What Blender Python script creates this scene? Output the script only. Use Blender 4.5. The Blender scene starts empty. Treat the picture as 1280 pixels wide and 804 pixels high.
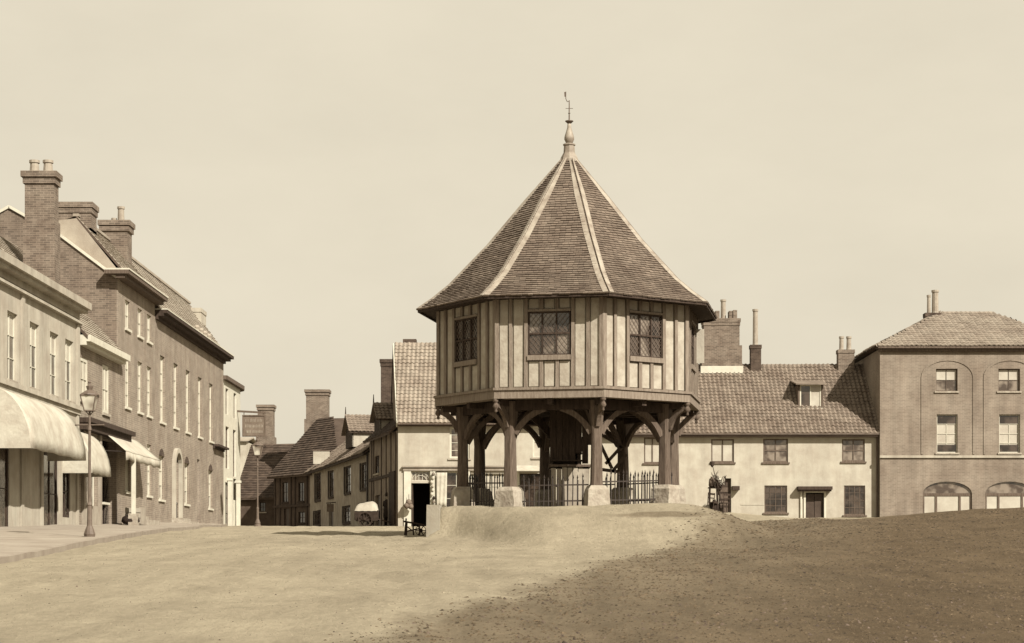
import bpy, bmesh, math, random
from mathutils import Vector, Matrix, noise
random.seed(7)
R = math.radians
SC = bpy.context.scene
COL = SC.collection
K = 2400.0; CX = 640.0; HY = 708.0        # pixels per unit tangent, principal column, horizon row (photo pixels)

# ------------------------------------------------------------------ camera, sky, sun, exposure
cd = bpy.data.cameras.new('camera'); cam = bpy.data.objects.new('camera', cd); COL.objects.link(cam)
cam.location = (0, 0, 0); cam.rotation_euler = (R(90), 0, 0)
cd.sensor_width = 36.0; cd.lens = 36.0 * K / 1280.0
cd.shift_y = (HY - 402.0) / 1280.0
cd.clip_start = 0.2; cd.clip_end = 6000
SC.camera = cam
SUN_AZ = 39.0; SUN_EL = 38.0               # to the right of and behind the camera
S = Vector((math.sin(R(SUN_AZ)) * math.cos(R(SUN_EL)), -math.cos(R(SUN_AZ)) * math.cos(R(SUN_EL)), math.sin(R(SUN_EL))))
sl = bpy.data.lights.new('sun', 'SUN'); so = bpy.data.objects.new('sun', sl); COL.objects.link(so)
so.rotation_euler = S.to_track_quat('Z', 'Y').to_euler(); so.location = (30, -30, 40)
sl.energy = 5.0; sl.angle = R(0.6); sl.color = (1.0, 0.94, 0.84)
w = bpy.data.worlds.new('World'); SC.world = w; w.use_nodes = True
nt = w.node_tree; nt.nodes.clear()
out = nt.nodes.new('ShaderNodeOutputWorld'); bg = nt.nodes.new('ShaderNodeBackground')
sky = nt.nodes.new('ShaderNodeTexSky'); sky.sky_type = 'NISHITA'; sky.sun_disc = False
sky.sun_elevation = R(SUN_EL); sky.sun_rotation = R(180 - SUN_AZ); sky.dust_density = 4.0; sky.air_density = 1.5
bw = nt.nodes.new('ShaderNodeRGBToBW'); pw = nt.nodes.new('ShaderNodeMath'); pw.operation = 'POWER'; pw.inputs[1].default_value = 0.10
mx = nt.nodes.new('ShaderNodeVectorMath'); mx.operation = 'MULTIPLY'; mx.inputs[1].default_value = (3.84, 3.48, 2.74)
nt.links.new(sky.outputs[0], bw.inputs[0]); nt.links.new(bw.outputs[0], pw.inputs[0])
nt.links.new(pw.outputs[0], mx.inputs[0])
tcw = nt.nodes.new('ShaderNodeTexCoord'); mpw = nt.nodes.new('ShaderNodeMapping'); mpw.inputs['Scale'].default_value = (1, 1, 2.2)
nzw = nt.nodes.new('ShaderNodeTexNoise'); nzw.inputs['Scale'].default_value = 5.0; nzw.inputs['Detail'].default_value = 7; nzw.inputs['Roughness'].default_value = .6
mrw = nt.nodes.new('ShaderNodeMapRange'); mrw.inputs[1].default_value = .3; mrw.inputs[2].default_value = .7; mrw.inputs[3].default_value = .955; mrw.inputs[4].default_value = 1.045
scw = nt.nodes.new('ShaderNodeVectorMath'); scw.operation = 'SCALE'
nt.links.new(tcw.outputs['Generated'], mpw.inputs[0]); nt.links.new(mpw.outputs[0], nzw.inputs[0]); nt.links.new(nzw.outputs[0], mrw.inputs[0])
nt.links.new(mx.outputs[0], scw.inputs[0]); nt.links.new(mrw.outputs[0], scw.inputs['Scale'])   # faint high haze cloud
nt.links.new(scw.outputs[0], bg.inputs[0])
bg.inputs[1].default_value = 0.1
nt.links.new(bg.outputs[0], out.inputs[0])
SC.view_settings.view_transform = 'Standard'; SC.view_settings.look = 'None'
SC.view_settings.exposure = 0.85; SC.view_settings.gamma = 1.0

def at(px, py, Y): return Vector(((px - CX) * Y / K, Y, (HY - py) * Y / K))
def zz(py, Y): return (HY - py) * Y / K
def xx(px, Y): return (px - CX) * Y / K
def lerp(a, b, t): return a + (b - a) * t
def sstep(a, b, x):
    t = max(0.0, min(1.0, (x - a) / (b - a))); return t * t * (3 - 2 * t)
def pl(knots, x):
    if x <= knots[0][0]: return knots[0][1]
    for (a, va), (b, vb) in zip(knots, knots[1:]):
        if x <= b: return va + (vb - va) * (x - a) / (b - a)
    return knots[-1][1]

# ------------------------------------------------------------------ materials
def T(v, sat=1.0):
    q = min(1.0, v / 0.65) ** 0.6
    g = lerp(0.60, 0.95, q); b = lerp(0.41, 0.78, q)
    v *= 0.64
    return (v, v * lerp(1, g, sat), v * lerp(1, b, sat), 1)

def mat(name, v1, v2=None, scale=3.0, rough=0.9, bump=0.2, bscale=40.0, stretch=(1, 1, 1), detail=6, extra=None, spec=0.2, bdist=0.02, contrast=(0.35, 0.65)):
    m = bpy.data.materials.new(name); m.use_nodes = True
    n = m.node_tree; p = n.nodes['Principled BSDF']
    p.inputs['Roughness'].default_value = rough
    p.inputs['Specular IOR Level'].default_value = spec
    tc = n.nodes.new('ShaderNodeTexCoord'); mp = n.nodes.new('ShaderNodeMapping'); mp.inputs['Scale'].default_value = stretch
    n.links.new(tc.outputs['Object'], mp.inputs[0])
    no = n.nodes.new('ShaderNodeTexNoise'); no.inputs['Scale'].default_value = scale; no.inputs['Detail'].default_value = detail
    no.inputs['Roughness'].default_value = 0.65
    n.links.new(mp.outputs[0], no.inputs[0])
    cr = n.nodes.new('ShaderNodeValToRGB')
    cr.color_ramp.elements[0].position = contrast[0]; cr.color_ramp.elements[1].position = contrast[1]
    cr.color_ramp.elements[0].color = T(v1); cr.color_ramp.elements[1].color = T(v2 if v2 else v1 * 1.2)
    n.links.new(no.outputs[0], cr.inputs[0])
    col = cr.outputs[0]
    if bump:
        nb = n.nodes.new('ShaderNodeTexNoise'); nb.inputs['Scale'].default_value = bscale; nb.inputs['Detail'].default_value = 4
        n.links.new(mp.outputs[0], nb.inputs[0])
        bp = n.nodes.new('ShaderNodeBump'); bp.inputs['Strength'].default_value = bump; bp.inputs['Distance'].default_value = bdist
        n.links.new(nb.outputs[0], bp.inputs['Height']); n.links.new(bp.outputs[0], p.inputs['Normal'])
    if extra: col = extra(n, tc, mp, col, p)
    n.links.new(col, p.inputs['Base Color'])
    return m

def random_tint(amount):
    def f(n, tc, mp, col, p):
        g = n.nodes.new('ShaderNodeNewGeometry'); mr = n.nodes.new('ShaderNodeMapRange')
        mr.inputs['To Min'].default_value = 1 - amount; mr.inputs['To Max'].default_value = 1 + amount
        n.links.new(g.outputs['Random Per Island'], mr.inputs['Value'])
        v = n.nodes.new('ShaderNodeVectorMath'); v.operation = 'SCALE'
        n.links.new(col, v.inputs[0]); n.links.new(mr.outputs[0], v.inputs['Scale'])
        return v.outputs[0]
    return f

def streaks(lo=.80, hi=1.06, nxt=None):
    def f(n, tc, mp, col, p):
        if nxt: col = nxt(n, tc, mp, col, p)
        m2 = n.nodes.new('ShaderNodeMapping'); m2.inputs['Scale'].default_value = (2.2, 2.2, .22); n.links.new(tc.outputs['Object'], m2.inputs[0])
        k = n.nodes.new('ShaderNodeTexNoise'); k.inputs['Scale'].default_value = 1.0; k.inputs['Detail'].default_value = 6; k.inputs['Roughness'].default_value = .7
        n.links.new(m2.outputs[0], k.inputs[0])
        mr = n.nodes.new('ShaderNodeMapRange'); mr.inputs[1].default_value = .32; mr.inputs[2].default_value = .62; mr.inputs[3].default_value = lo; mr.inputs[4].default_value = hi
        n.links.new(k.outputs[0], mr.inputs[0])
        v = n.nodes.new('ShaderNodeVectorMath'); v.operation = 'SCALE'; n.links.new(col, v.inputs[0]); n.links.new(mr.outputs[0], v.inputs['Scale'])
        return v.outputs[0]
    return f

def brick_extra(mortar, bw_=0.24, bh=0.078, dark=0.75):
    def f(n, tc, mp, col, p):
        g = n.nodes.new('ShaderNodeNewGeometry'); sp = n.nodes.new('ShaderNodeSeparateXYZ'); sn = n.nodes.new('ShaderNodeSeparateXYZ')
        n.links.new(tc.outputs['Object'], sp.inputs[0]); n.links.new(g.outputs['True Normal'], sn.inputs[0])
        def M(op, a, b):
            k = n.nodes.new('ShaderNodeMath'); k.operation = op
            for i, q in enumerate((a, b)):
                if q is None: continue
                if isinstance(q, (int, float)): k.inputs[i].default_value = q
                else: n.links.new(q, k.inputs[i])
            return k.outputs[0]
        u = M('ADD', M('MULTIPLY', sp.outputs[0], M('ABSOLUTE', sn.outputs[1], None)), M('MULTIPLY', sp.outputs[1], M('ABSOLUTE', sn.outputs[0], None)))
        cb = n.nodes.new('ShaderNodeCombineXYZ'); n.links.new(u, cb.inputs[0]); n.links.new(sp.outputs[2], cb.inputs[1])
        br = n.nodes.new('ShaderNodeTexBrick'); br.inputs['Scale'].default_value = 1.0
        br.inputs['Brick Width'].default_value = bw_; br.inputs['Row Height'].default_value = bh
        br.inputs['Mortar Size'].default_value = 0.009; br.inputs['Mortar Smooth'].default_value = 0.3
        br.inputs['Color1'].default_value = (1, 1, 1, 1); br.inputs['Color2'].default_value = (dark, dark, dark, 1)
        br.inputs['Mortar'].default_value = (mortar, mortar, mortar, 1)
        n.links.new(cb.outputs[0], br.inputs[0])
        v = n.nodes.new('ShaderNodeVectorMath'); v.operation = 'MULTIPLY'
        n.links.new(col, v.inputs[0]); n.links.new(br.outputs[0], v.inputs[1])
        return v.outputs[0]
    return f

M = {}
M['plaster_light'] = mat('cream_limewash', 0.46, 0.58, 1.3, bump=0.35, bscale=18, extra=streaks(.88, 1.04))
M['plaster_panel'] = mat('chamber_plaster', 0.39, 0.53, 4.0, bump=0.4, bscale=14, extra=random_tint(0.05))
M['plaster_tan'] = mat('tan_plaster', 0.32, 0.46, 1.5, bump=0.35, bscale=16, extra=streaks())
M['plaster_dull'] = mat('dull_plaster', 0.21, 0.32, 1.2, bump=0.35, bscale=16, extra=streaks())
M['stucco'] = mat('cream_stucco', 0.43, 0.56, 1.0, bump=0.2, extra=streaks())
M['white'] = mat('white_paint', 0.62, 0.74, 3.0, bump=0.1, rough=0.6)
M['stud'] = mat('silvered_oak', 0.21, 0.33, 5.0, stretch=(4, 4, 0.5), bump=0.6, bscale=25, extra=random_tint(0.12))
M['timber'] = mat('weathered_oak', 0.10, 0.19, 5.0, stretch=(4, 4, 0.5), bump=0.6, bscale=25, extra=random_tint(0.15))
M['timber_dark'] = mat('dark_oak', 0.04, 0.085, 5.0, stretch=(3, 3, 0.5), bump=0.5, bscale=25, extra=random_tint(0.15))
M['timber_old'] = mat('black_timber', 0.035, 0.07, 5.0, bump=0.4, bscale=20)
M['shingle'] = mat('oak_shingle', 0.155, 0.245, 1.2, bump=0.4, bscale=30, extra=random_tint(0.17))
M['tile_dark'] = mat('old_dark_tile', 0.07, 0.12, 1.2, bump=0.4, bscale=20, extra=random_tint(0.3))
M['pantile'] = mat('clay_pantile', 0.18, 0.28, 0.9, bump=0.3, bscale=20, extra=random_tint(0.12))
M['slate'] = mat('pale_slate', 0.34, 0.46, 0.8, bump=0.3, bscale=20, extra=random_tint(0.12))
M['lead'] = mat('lead_sheet', 0.28, 0.46, 3.5, bump=0.2, rough=0.6)
M['brick_row'] = mat('brown_brick', 0.27, 0.37, 0.9, bump=0.3, bscale=30, extra=streaks(.84, 1.08, brick_extra(1.25)))
M['brick_gable'] = mat('dark_gable_brick', 0.18, 0.27, 0.9, bump=0.3, bscale=30, extra=streaks(.8, 1.1, brick_extra(1.25, dark=0.6)))
M['brick_right'] = mat('sandy_brick', 0.24, 0.34, 0.6, bump=0.3, bscale=30, extra=streaks(.84, 1.08, brick_extra(1.2, dark=0.8)))
M['brick_stack'] = mat('chimney_brick', 0.18, 0.28, 2.0, bump=0.4, bscale=25, extra=brick_extra(1.3, dark=0.6))
M['brick_dark'] = mat('sooty_brick', 0.07, 0.13, 2.0, bump=0.4, bscale=25, extra=brick_extra(1.3, dark=0.6))
M['pot'] = mat('clay_pot', 0.34, 0.46, 4.0, bump=0.2)
M['stone'] = mat('plinth_stone', 0.34, 0.5, 3.5, bump=0.7, bscale=9, bdist=0.05)
M['iron'] = mat('black_iron', 0.03, 0.05, 8.0, rough=0.55, bump=0.2, spec=0.4)
M['iron_grey'] = mat('painted_iron', 0.13, 0.19, 6.0, rough=0.6, bump=0.2, spec=0.3)
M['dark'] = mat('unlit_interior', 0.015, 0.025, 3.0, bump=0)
M['door'] = mat('door_paint', 0.06, 0.10, 3.0, rough=0.5, bump=0.2)
M['canvas'] = mat('awning_canvas', 0.46, 0.64, 1.6, bump=0.3, bscale=8, bdist=0.05)
M['cloth_dark'] = mat('dark_wool', 0.025, 0.05, 8.0, bump=0.3)
M['cloth_grey'] = mat('grey_shawl', 0.16, 0.24, 8.0, bump=0.3)
M['skin'] = mat('skin', 0.36, 0.42, 8.0, rough=0.6, bump=0.1)
M['blind'] = mat('window_blind', 0.44, 0.60, 1.0, rough=0.5, bump=0.0, spec=0.5)
M['kerb'] = mat('kerb_stone', 0.30, 0.40, 2.0, bump=0.3)
M['paving'] = mat('pale_pavement', 0.33, 0.43, 1.2, bump=0.4, bscale=12)
M['sign'] = mat('sign_paint', 0.16, 0.24, 3.0, bump=0.1)
M['goods'] = mat('hung_goods', 0.08, 0.4, 14.0, bump=0.2)

def glass(name, v, rough):
    m = bpy.data.materials.new(name); m.use_nodes = True
    n = m.node_tree; p = n.nodes['Principled BSDF']
    tc = n.nodes.new('ShaderNodeTexCoord'); no = n.nodes.new('ShaderNodeTexNoise'); no.inputs['Scale'].default_value = 1.7; no.inputs['Detail'].default_value = 2
    n.links.new(tc.outputs['Object'], no.inputs[0])
    cr = n.nodes.new('ShaderNodeValToRGB'); cr.color_ramp.elements[0].position = 0.42; cr.color_ramp.elements[1].position = 0.58
    cr.color_ramp.elements[0].color = T(v * 0.5); cr.color_ramp.elements[1].color = T(v * 1.8)
    n.links.new(no.outputs[0], cr.inputs[0]); n.links.new(cr.outputs[0], p.inputs['Base Color'])
    p.inputs['Roughness'].default_value = rough; p.inputs['Specular IOR Level'].default_value = 0.9
    bp = n.nodes.new('ShaderNodeBump'); bp.inputs['Strength'].default_value = 0.25; bp.inputs['Distance'].default_value = 0.05
    n2 = n.nodes.new('ShaderNodeTexNoise'); n2.inputs['Scale'].default_value = 3.0
    n.links.new(tc.outputs['Object'], n2.inputs[0]); n.links.new(n2.outputs[0], bp.inputs['Height']); n.links.new(bp.outputs[0], p.inputs['Normal'])
    return m
M['glass'] = glass('old_window_glass', 0.045, 0.12)
M['glass_pale'] = glass('pale_window_glass', 0.16, 0.15)
M['lantern_glass'] = glass('lantern_glass', 0.4, 0.2)

# ------------------------------------------------------------------ object helpers
ROOT = {}
def tag(o, label, cat, group=None):
    o['label'] = label; o['category'] = cat
    if group: o['group'] = group
    return o
def thing(name, loc, label, cat, group=None):
    o = bpy.data.objects.new(name, None); COL.objects.link(o); o.location = loc
    o.empty_display_size = 0.3
    ROOT[o] = Vector(loc)
    return tag(o, label, cat, group)
def rootloc(p): return ROOT.get(p, Vector((0, 0, 0)))

class MB:
    def __init__(s): s.v = []; s.f = []
    def add(s, vs, fs):
        b = len(s.v); s.v += [Vector(q) for q in vs]; s.f += [tuple(i + b for i in f) for f in fs]; return s
    def hexa(s, p):       # 8 corners: bottom loop 0-3, top loop 4-7
        return s.add(p, [(0, 3, 2, 1), (4, 5, 6, 7), (0, 1, 5, 4), (1, 2, 6, 5), (2, 3, 7, 6), (3, 0, 4, 7)])
    def box(s, x0, x1, y0, y1, z0, z1):
        return s.hexa([(x0, y0, z0), (x1, y0, z0), (x1, y1, z0), (x0, y1, z0), (x0, y0, z1), (x1, y0, z1), (x1, y1, z1), (x0, y1, z1)])
    def beam(s, a, b, wd, ht, up=Vector((0, 0, 1))):   # square bar from a to b
        a = Vector(a); b = Vector(b); d = (b - a).normalized()
        if abs(d.dot(up)) > 0.98: up = Vector((0, 1, 0))
        r = d.cross(up).normalized() * wd / 2; u = r.cross(d).normalized() * ht / 2
        return s.hexa([a - r - u, a + r - u, b + r - u, b - r - u, a - r + u, a + r + u, b + r + u, b - r + u])
    def prism(s, poly, vec):    # polygon (3D points) extruded by vec
        n = len(poly); vec = Vector(vec); p = [Vector(q) for q in poly]
        fs = [tuple(range(n))[::-1], tuple(range(n, 2 * n))] + [(i, (i + 1) % n, (i + 1) % n + n, i + n) for i in range(n)]
        return s.add(p + [q + vec for q in p], fs)
    def lathe(s, c, prof, seg=12):   # prof: (radius, z)
        c = Vector(c); b = []
        for r_, z in prof:
            for i in range(seg):
                t = 2 * math.pi * i / seg; b.append(c + Vector((r_ * math.cos(t), r_ * math.sin(t), z)))
        fs = []
        for j in range(len(prof) - 1):
            for i in range(seg):
                k = (i + 1) % seg; fs.append((j * seg + i, j * seg + k, (j + 1) * seg + k, (j + 1) * seg + i))
        fs.append(tuple(range(seg))[::-1]); fs.append(tuple((len(prof) - 1) * seg + i for i in range(seg)))
        return s.add(b, fs)
    def tube(s, pts, r, seg=6):
        pts = [Vector(p) for p in pts]; rr = r if isinstance(r, (list, tuple)) else [r] * len(pts); b = []
        for i, p in enumerate(pts):
            d = (pts[min(i + 1, len(pts) - 1)] - pts[max(i - 1, 0)]).normalized()
            up = Vector((0, 0, 1)) if abs(d.z) < 0.9 else Vector((0, 1, 0))
            a = d.cross(up).normalized(); c = a.cross(d)
            for k in range(seg):
                t = 2 * math.pi * k / seg; b.append(p + (a * math.cos(t) + c * math.sin(t)) * rr[i])
        fs = []
        for j in range(len(pts) - 1):
            for i in range(seg):
                k = (i + 1) % seg; fs.append((j * seg + i, j * seg + k, (j + 1) * seg + k, (j + 1) * seg + i))
        fs.append(tuple(range(seg))[::-1]); fs.append(tuple((len(pts) - 1) * seg + i for i in range(seg)))
        return s.add(b, fs)
    def build(s, name, m, parent=None, root=None, smooth=False, kind=None, bevel=0):
        off = ROOT[root] if root else rootloc(parent)
        me = bpy.data.meshes.new(name); me.from_pydata([tuple(q - off) for q in s.v], [], s.f)
        bm = bmesh.new(); bm.from_mesh(me); bmesh.ops.recalc_face_normals(bm, faces=bm.faces)
        if bevel: bmesh.ops.bevel(bm, geom=bm.edges[:], offset=bevel, segments=1, affect='EDGES')
        bm.to_mesh(me); bm.free()
        if smooth: me.polygons.foreach_set('use_smooth', [True] * len(me.polygons))
        me.materials.append(M[m] if isinstance(m, str) else m)
        o = bpy.data.objects.new(name, me); COL.objects.link(o)
        if parent: o.parent = parent
        if kind: o['kind'] = kind
        if root: ROOT[o] = ROOT[root]
        elif parent in ROOT: ROOT[o] = ROOT[parent]
        return o
MESHES = {}
def inst(key, name, maker, m, matrix, parent):
    if key not in MESHES:
        b = maker(); me = bpy.data.meshes.new(name); me.from_pydata([tuple(q) for q in b.v], [], b.f)
        bm = bmesh.new(); bm.from_mesh(me); bmesh.ops.recalc_face_normals(bm, faces=bm.faces); bm.to_mesh(me); bm.free()
        me.materials.append(M[m]); MESHES[key] = me
    o = bpy.data.objects.new(name, MESHES[key]); COL.objects.link(o); o.parent = parent
    o.matrix_local = Matrix.Translation(-rootloc(parent)) @ matrix
    return o

class Fr:      # facade frame: a along the wall (left to right from outside), z up, d outwards
    def __init__(s, o, e):
        s.o = Vector((o[0], o[1], 0)); e = Vector((e[0], e[1], 0)); s.L = (e - s.o).length
        s.u = (e - s.o).normalized(); s.n = s.u.cross(Vector((0, 0, 1)))
    def p(s, a, z, d=0): return s.o + s.u * a + s.n * d + Vector((0, 0, z))
    def box(s, mb, a0, a1, z0, z1, d0, d1):
        mb.hexa([s.p(a0, z0, d1), s.p(a1, z0, d1), s.p(a1, z0, d0), s.p(a0, z0, d0), s.p(a0, z1, d1), s.p(a1, z1, d1), s.p(a1, z1, d0), s.p(a0, z1, d0)])
        return mb
    def apx(s, px):      # a of the wall point seen in photo column px
        k = (px - CX) / K
        return (k * s.o.y - s.o.x) / (s.u.x - k * s.u.y)
    def zpx(s, px, py):
        q = s.p(s.apx(px), 0); return zz(py, q.y)

def wall(F, z0, z1, ops, m, parent, t=0.35, name='wall', a0=0, a1=None, rev=0.16):
    a1 = F.L if a1 is None else a1
    A = sorted(set([a0, a1] + [q for o in ops for q in o[:2]])); Z = sorted(set([z0, z1] + [q for o in ops for q in o[2:4]]))
    mb = MB()
    for i in range(len(A) - 1):
        for j in range(len(Z) - 1):
            ca = (A[i] + A[i + 1]) / 2; cz = (Z[j] + Z[j + 1]) / 2
            if any(o[0] < ca < o[1] and o[2] < cz < o[3] for o in ops): continue
            mb.add([F.p(A[i], Z[j]), F.p(A[i + 1], Z[j]), F.p(A[i + 1], Z[j + 1]), F.p(A[i], Z[j + 1])], [(0, 1, 2, 3)])
            mb.add([F.p(A[i], Z[j], -t), F.p(A[i + 1], Z[j], -t), F.p(A[i + 1], Z[j + 1], -t), F.p(A[i], Z[j + 1], -t)], [(3, 2, 1, 0)])
    for o in ops:
        b0, b1, c0, c1 = o[:4]
        for (pa, za), (pb, zb) in (((b0, c0), (b1, c0)), ((b1, c0), (b1, c1)), ((b1, c1), (b0, c1)), ((b0, c1), (b0, c0))):
            mb.add([F.p(pa, za), F.p(pb, zb), F.p(pb, zb, -t), F.p(pa, za, -t)], [(0, 1, 2, 3)])
    c = [F.p(a0, z0), F.p(a1, z0), F.p(a1, z0, -t), F.p(a0, z0, -t), F.p(a0, z1), F.p(a1, z1), F.p(a1, z1, -t), F.p(a0, z1, -t)]
    mb.add(c, [(1, 2, 6, 5), (3, 0, 4, 7), (4, 5, 6, 7)])
    me_o = mb.build(name, m, parent)
    return me_o

def window(F, a0, a1, z0, z1, parent, cols=2, rows=2, fm='white', gm='glass', sill='stone', dep=0.10, ft=0.05, blind=None, split=None, root=None, bar=0.025):
    """a framed window set back in its opening; panes are sub-parts"""
    mb = MB()
    F.box(mb, a0, a0 + ft, z0, z1, -dep - 0.05, -dep); F.box(mb, a1 - ft, a1, z0, z1, -dep - 0.05, -dep)
    F.box(mb, a0 + ft, a1 - ft, z0, z0 + ft, -dep - 0.05, -dep); F.box(mb, a0 + ft, a1 - ft, z1 - ft, z1, -dep - 0.05, -dep)
    for i in range(1, cols):
        a = a0 + (a1 - a0) * i / cols; F.box(mb, a - bar / 2, a + bar / 2, z0 + ft, z1 - ft, -dep - 0.045, -dep - 0.005)
    for j in range(1, rows):
        z = z0 + (z1 - z0) * j / rows; F.box(mb, a0 + ft, a1 - ft, z - bar / 2, z + bar / 2, -dep - 0.042, -dep - 0.002)
    f = mb.build('window', fm, parent)
    for i in range(cols):
        for j in range(rows):
            g = MB(); e = 0.004 * random.uniform(-1, 1)
            p0 = a0 + (a1 - a0) * i / cols; p1 = a0 + (a1 - a0) * (i + 1) / cols
            q0 = z0 + (z1 - z0) * j / rows; q1 = z0 + (z1 - z0) * (j + 1) / rows
            g.add([F.p(p0, q0, -dep - .034 + e), F.p(p1, q0, -dep - .034 - e), F.p(p1, q1, -dep - .034 + e * .5), F.p(p0, q1, -dep - .034)], [(0, 1, 2, 3)])
            mm = gm
            if blind is not None and (j + 0.5) / rows > 1 - blind: mm = 'blind'
            if split and i < split: mm = 'glass'
            g.build('pane', mm, f)
    if sill:
        s = MB(); F.box(s, a0 - 0.08, a1 + 0.08, z0 - 0.09, z0 - 0.002, -dep, 0.07); s.build('sill', sill, f)
    return f

def pantiles(E0, E1, R0, R1, m, parent, tw=0.235, gauge=0.30, wave=0.045, name='pantile_courses', root=None, seg=4):
    """wavy overlapping courses on the plane E0 E1 (eave) R0 R1 (ridge), joined as one piece"""
    E0, E1, R0, R1 = map(Vector, (E0, E1, R0, R1))
    u = (E1 - E0).normalized(); up = (R0 - E0) - u * (R0 - E0).dot(u); H = up.length; up.normalize()
    n = u.cross(up).normalized()
    if n.z < 0: n = -n
    r0 = (R0 - E0).dot(u); r1 = (R1 - E0).dot(u); L = (E1 - E0).length
    nc = max(1, round(H / gauge)); g = H / nc; mb = MB()
    for c in range(nc):
        t = (c + 0.5) / nc; a0 = lerp(0, r0, t); a1 = lerp(L, r1, t)
        if a1 - a0 < tw * 0.5: continue
        ca0 = math.floor(a0 / tw); ca1 = math.ceil(a1 / tw)
        for k in range(ca0, ca1):
            j = random.uniform(-0.012, 0.012); jt = random.uniform(-0.01, 0.014)
            b = []
            for q in range(seg + 1):
                a = min(max((k + q / seg) * tw, a0), a1)
                ph = 2 * math.pi * q / seg
                h = wave * 0.5 * (1 - math.cos(ph)) + jt
                b.append((a, h + .03 + .035 * noise.noise(Vector((a * .45, c * g * .6, L)))))
            vs = []
            for a, h in b: vs.append(E0 + u * a + up * (c * g - 0.03 + j) + n * (h + 0.05))
            for a, h in b: vs.append(E0 + u * a + up * ((c + 1) * g + 0.02) + n * (h + 0.012))
            for a, h in b: vs.append(E0 + u * a + up * (c * g - 0.03 + j) + n * (h - 0.01))
            s = seg + 1
            mb.add(vs, [(i, i + 1, s + i + 1, s + i) for i in range(seg)] + [(2 * s + i, 2 * s + i + 1, i + 1, i) for i in range(seg)])
    return mb.build(name, m, parent, kind='stuff')

def shingles(E0, E1, R0, R1, m, parent, tw=0.16, gauge=0.1, th=0.02, name='shingle_courses', root=None, jit=0.012):
    E0, E1, R0, R1 = map(Vector, (E0, E1, R0, R1))
    u = (E1 - E0).normalized(); up = (R0 - E0) - u * (R0 - E0).dot(u); H = up.length; up.normalize()
    n = u.cross(up).normalized()
    if n.z < 0: n = -n
    r0 = (R0 - E0).dot(u); r1 = (R1 - E0).dot(u); L = (E1 - E0).length
    nc = max(1, round(H / gauge)); g = H / nc; mb = MB()
    for c in range(nc):
        t0 = c / nc; t1 = (c + 1) / nc
        a0 = lerp(0, r0, t0); a1 = lerp(L, r1, t0); b0 = lerp(0, r0, t1); b1 = lerp(L, r1, t1)
        off = random.uniform(0, tw); a = a0 - off
        while a < a1:
            ww = tw * random.uniform(0.85, 1.15); s0 = max(a + .004, a0); s1 = min(a + ww - .004, a1)
            if s1 - s0 > 0.01:
                j = random.uniform(-jit, jit); h = th + random.uniform(-.004, .006) + .009 * (1 + noise.noise(Vector((a * .7, c * g * .9, L))))
                v0 = max(s0, b0); v1 = max(v0 + .001, min(s1, b1)); v0 = min(v0, v1)
                z = c * g - 0.02 + j
                vs = [E0 + u * s0 + up * z + n * h, E0 + u * s1 + up * z + n * h, E0 + u * v1 + up * ((c + 1) * g) + n * 0.006, E0 + u * v0 + up * ((c + 1) * g) + n * 0.006,
                      E0 + u * s0 + up * z - n * .003, E0 + u * s1 + up * z - n * .003]
                mb.add(vs, [(0, 1, 2, 3), (4, 5, 1, 0), (4, 0, 3), (5, 2, 1)])
            a += ww
    return mb.build(name, m, parent, kind='stuff')

def roof_slab(E0, E1, R0, R1, m, parent, t=0.12, name='roof'):
    E0, E1, R0, R1 = map(Vector, (E0, E1, R0, R1))
    mb = MB(); mb.prism([E0, E1, R1, R0], Vector((0, 0, -t))); return mb.build(name, m, parent)

def chimney(c, wx, wy, z0, z1, parent, m='brick_stack', pots=(), rot=0, bands=((0.0, 0.10),), lower=None):
    """c centre; bands (drop from top, projection); pots: (dx, radius, height)"""
    mb = MB(); q = Matrix.Rotation(rot, 3, 'Z'); c = Vector((c[0], c[1], 0))
    def bx(hx, hy, a, b):
        mb.hexa([c + q @ Vector((sx * hx, sy * hy, 0)) + Vector((0, 0, z)) for z in (a, b) for sx, sy in ((-1, -1), (1, -1), (1, 1), (-1, 1))])
    bx(wx / 2, wy / 2, z0, z1 - 0.03)
    for dr, pr in bands: bx(wx / 2 + pr, wy / 2 + pr, z1 - dr - 0.2, z1 - dr)
    if lower: bx(wx / 2 + lower[1], wy / 2 + lower[1], z0 + .01, lower[0])
    s = mb.build('chimney', m, parent)
    for dx, dy, r_, h in pots:
        p = MB(); p.lathe(c + q @ Vector((dx, dy, 0)) + Vector((0, 0, z1 + .002)), [(r_ * 1.15, 0), (r_, 0.08), (r_ * .88, h - .1), (r_ * 1.1, h - .09), (r_ * 1.1, h)], 10)
        p.build('chimney_pot', 'pot', s, smooth=False)
    return s

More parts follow.
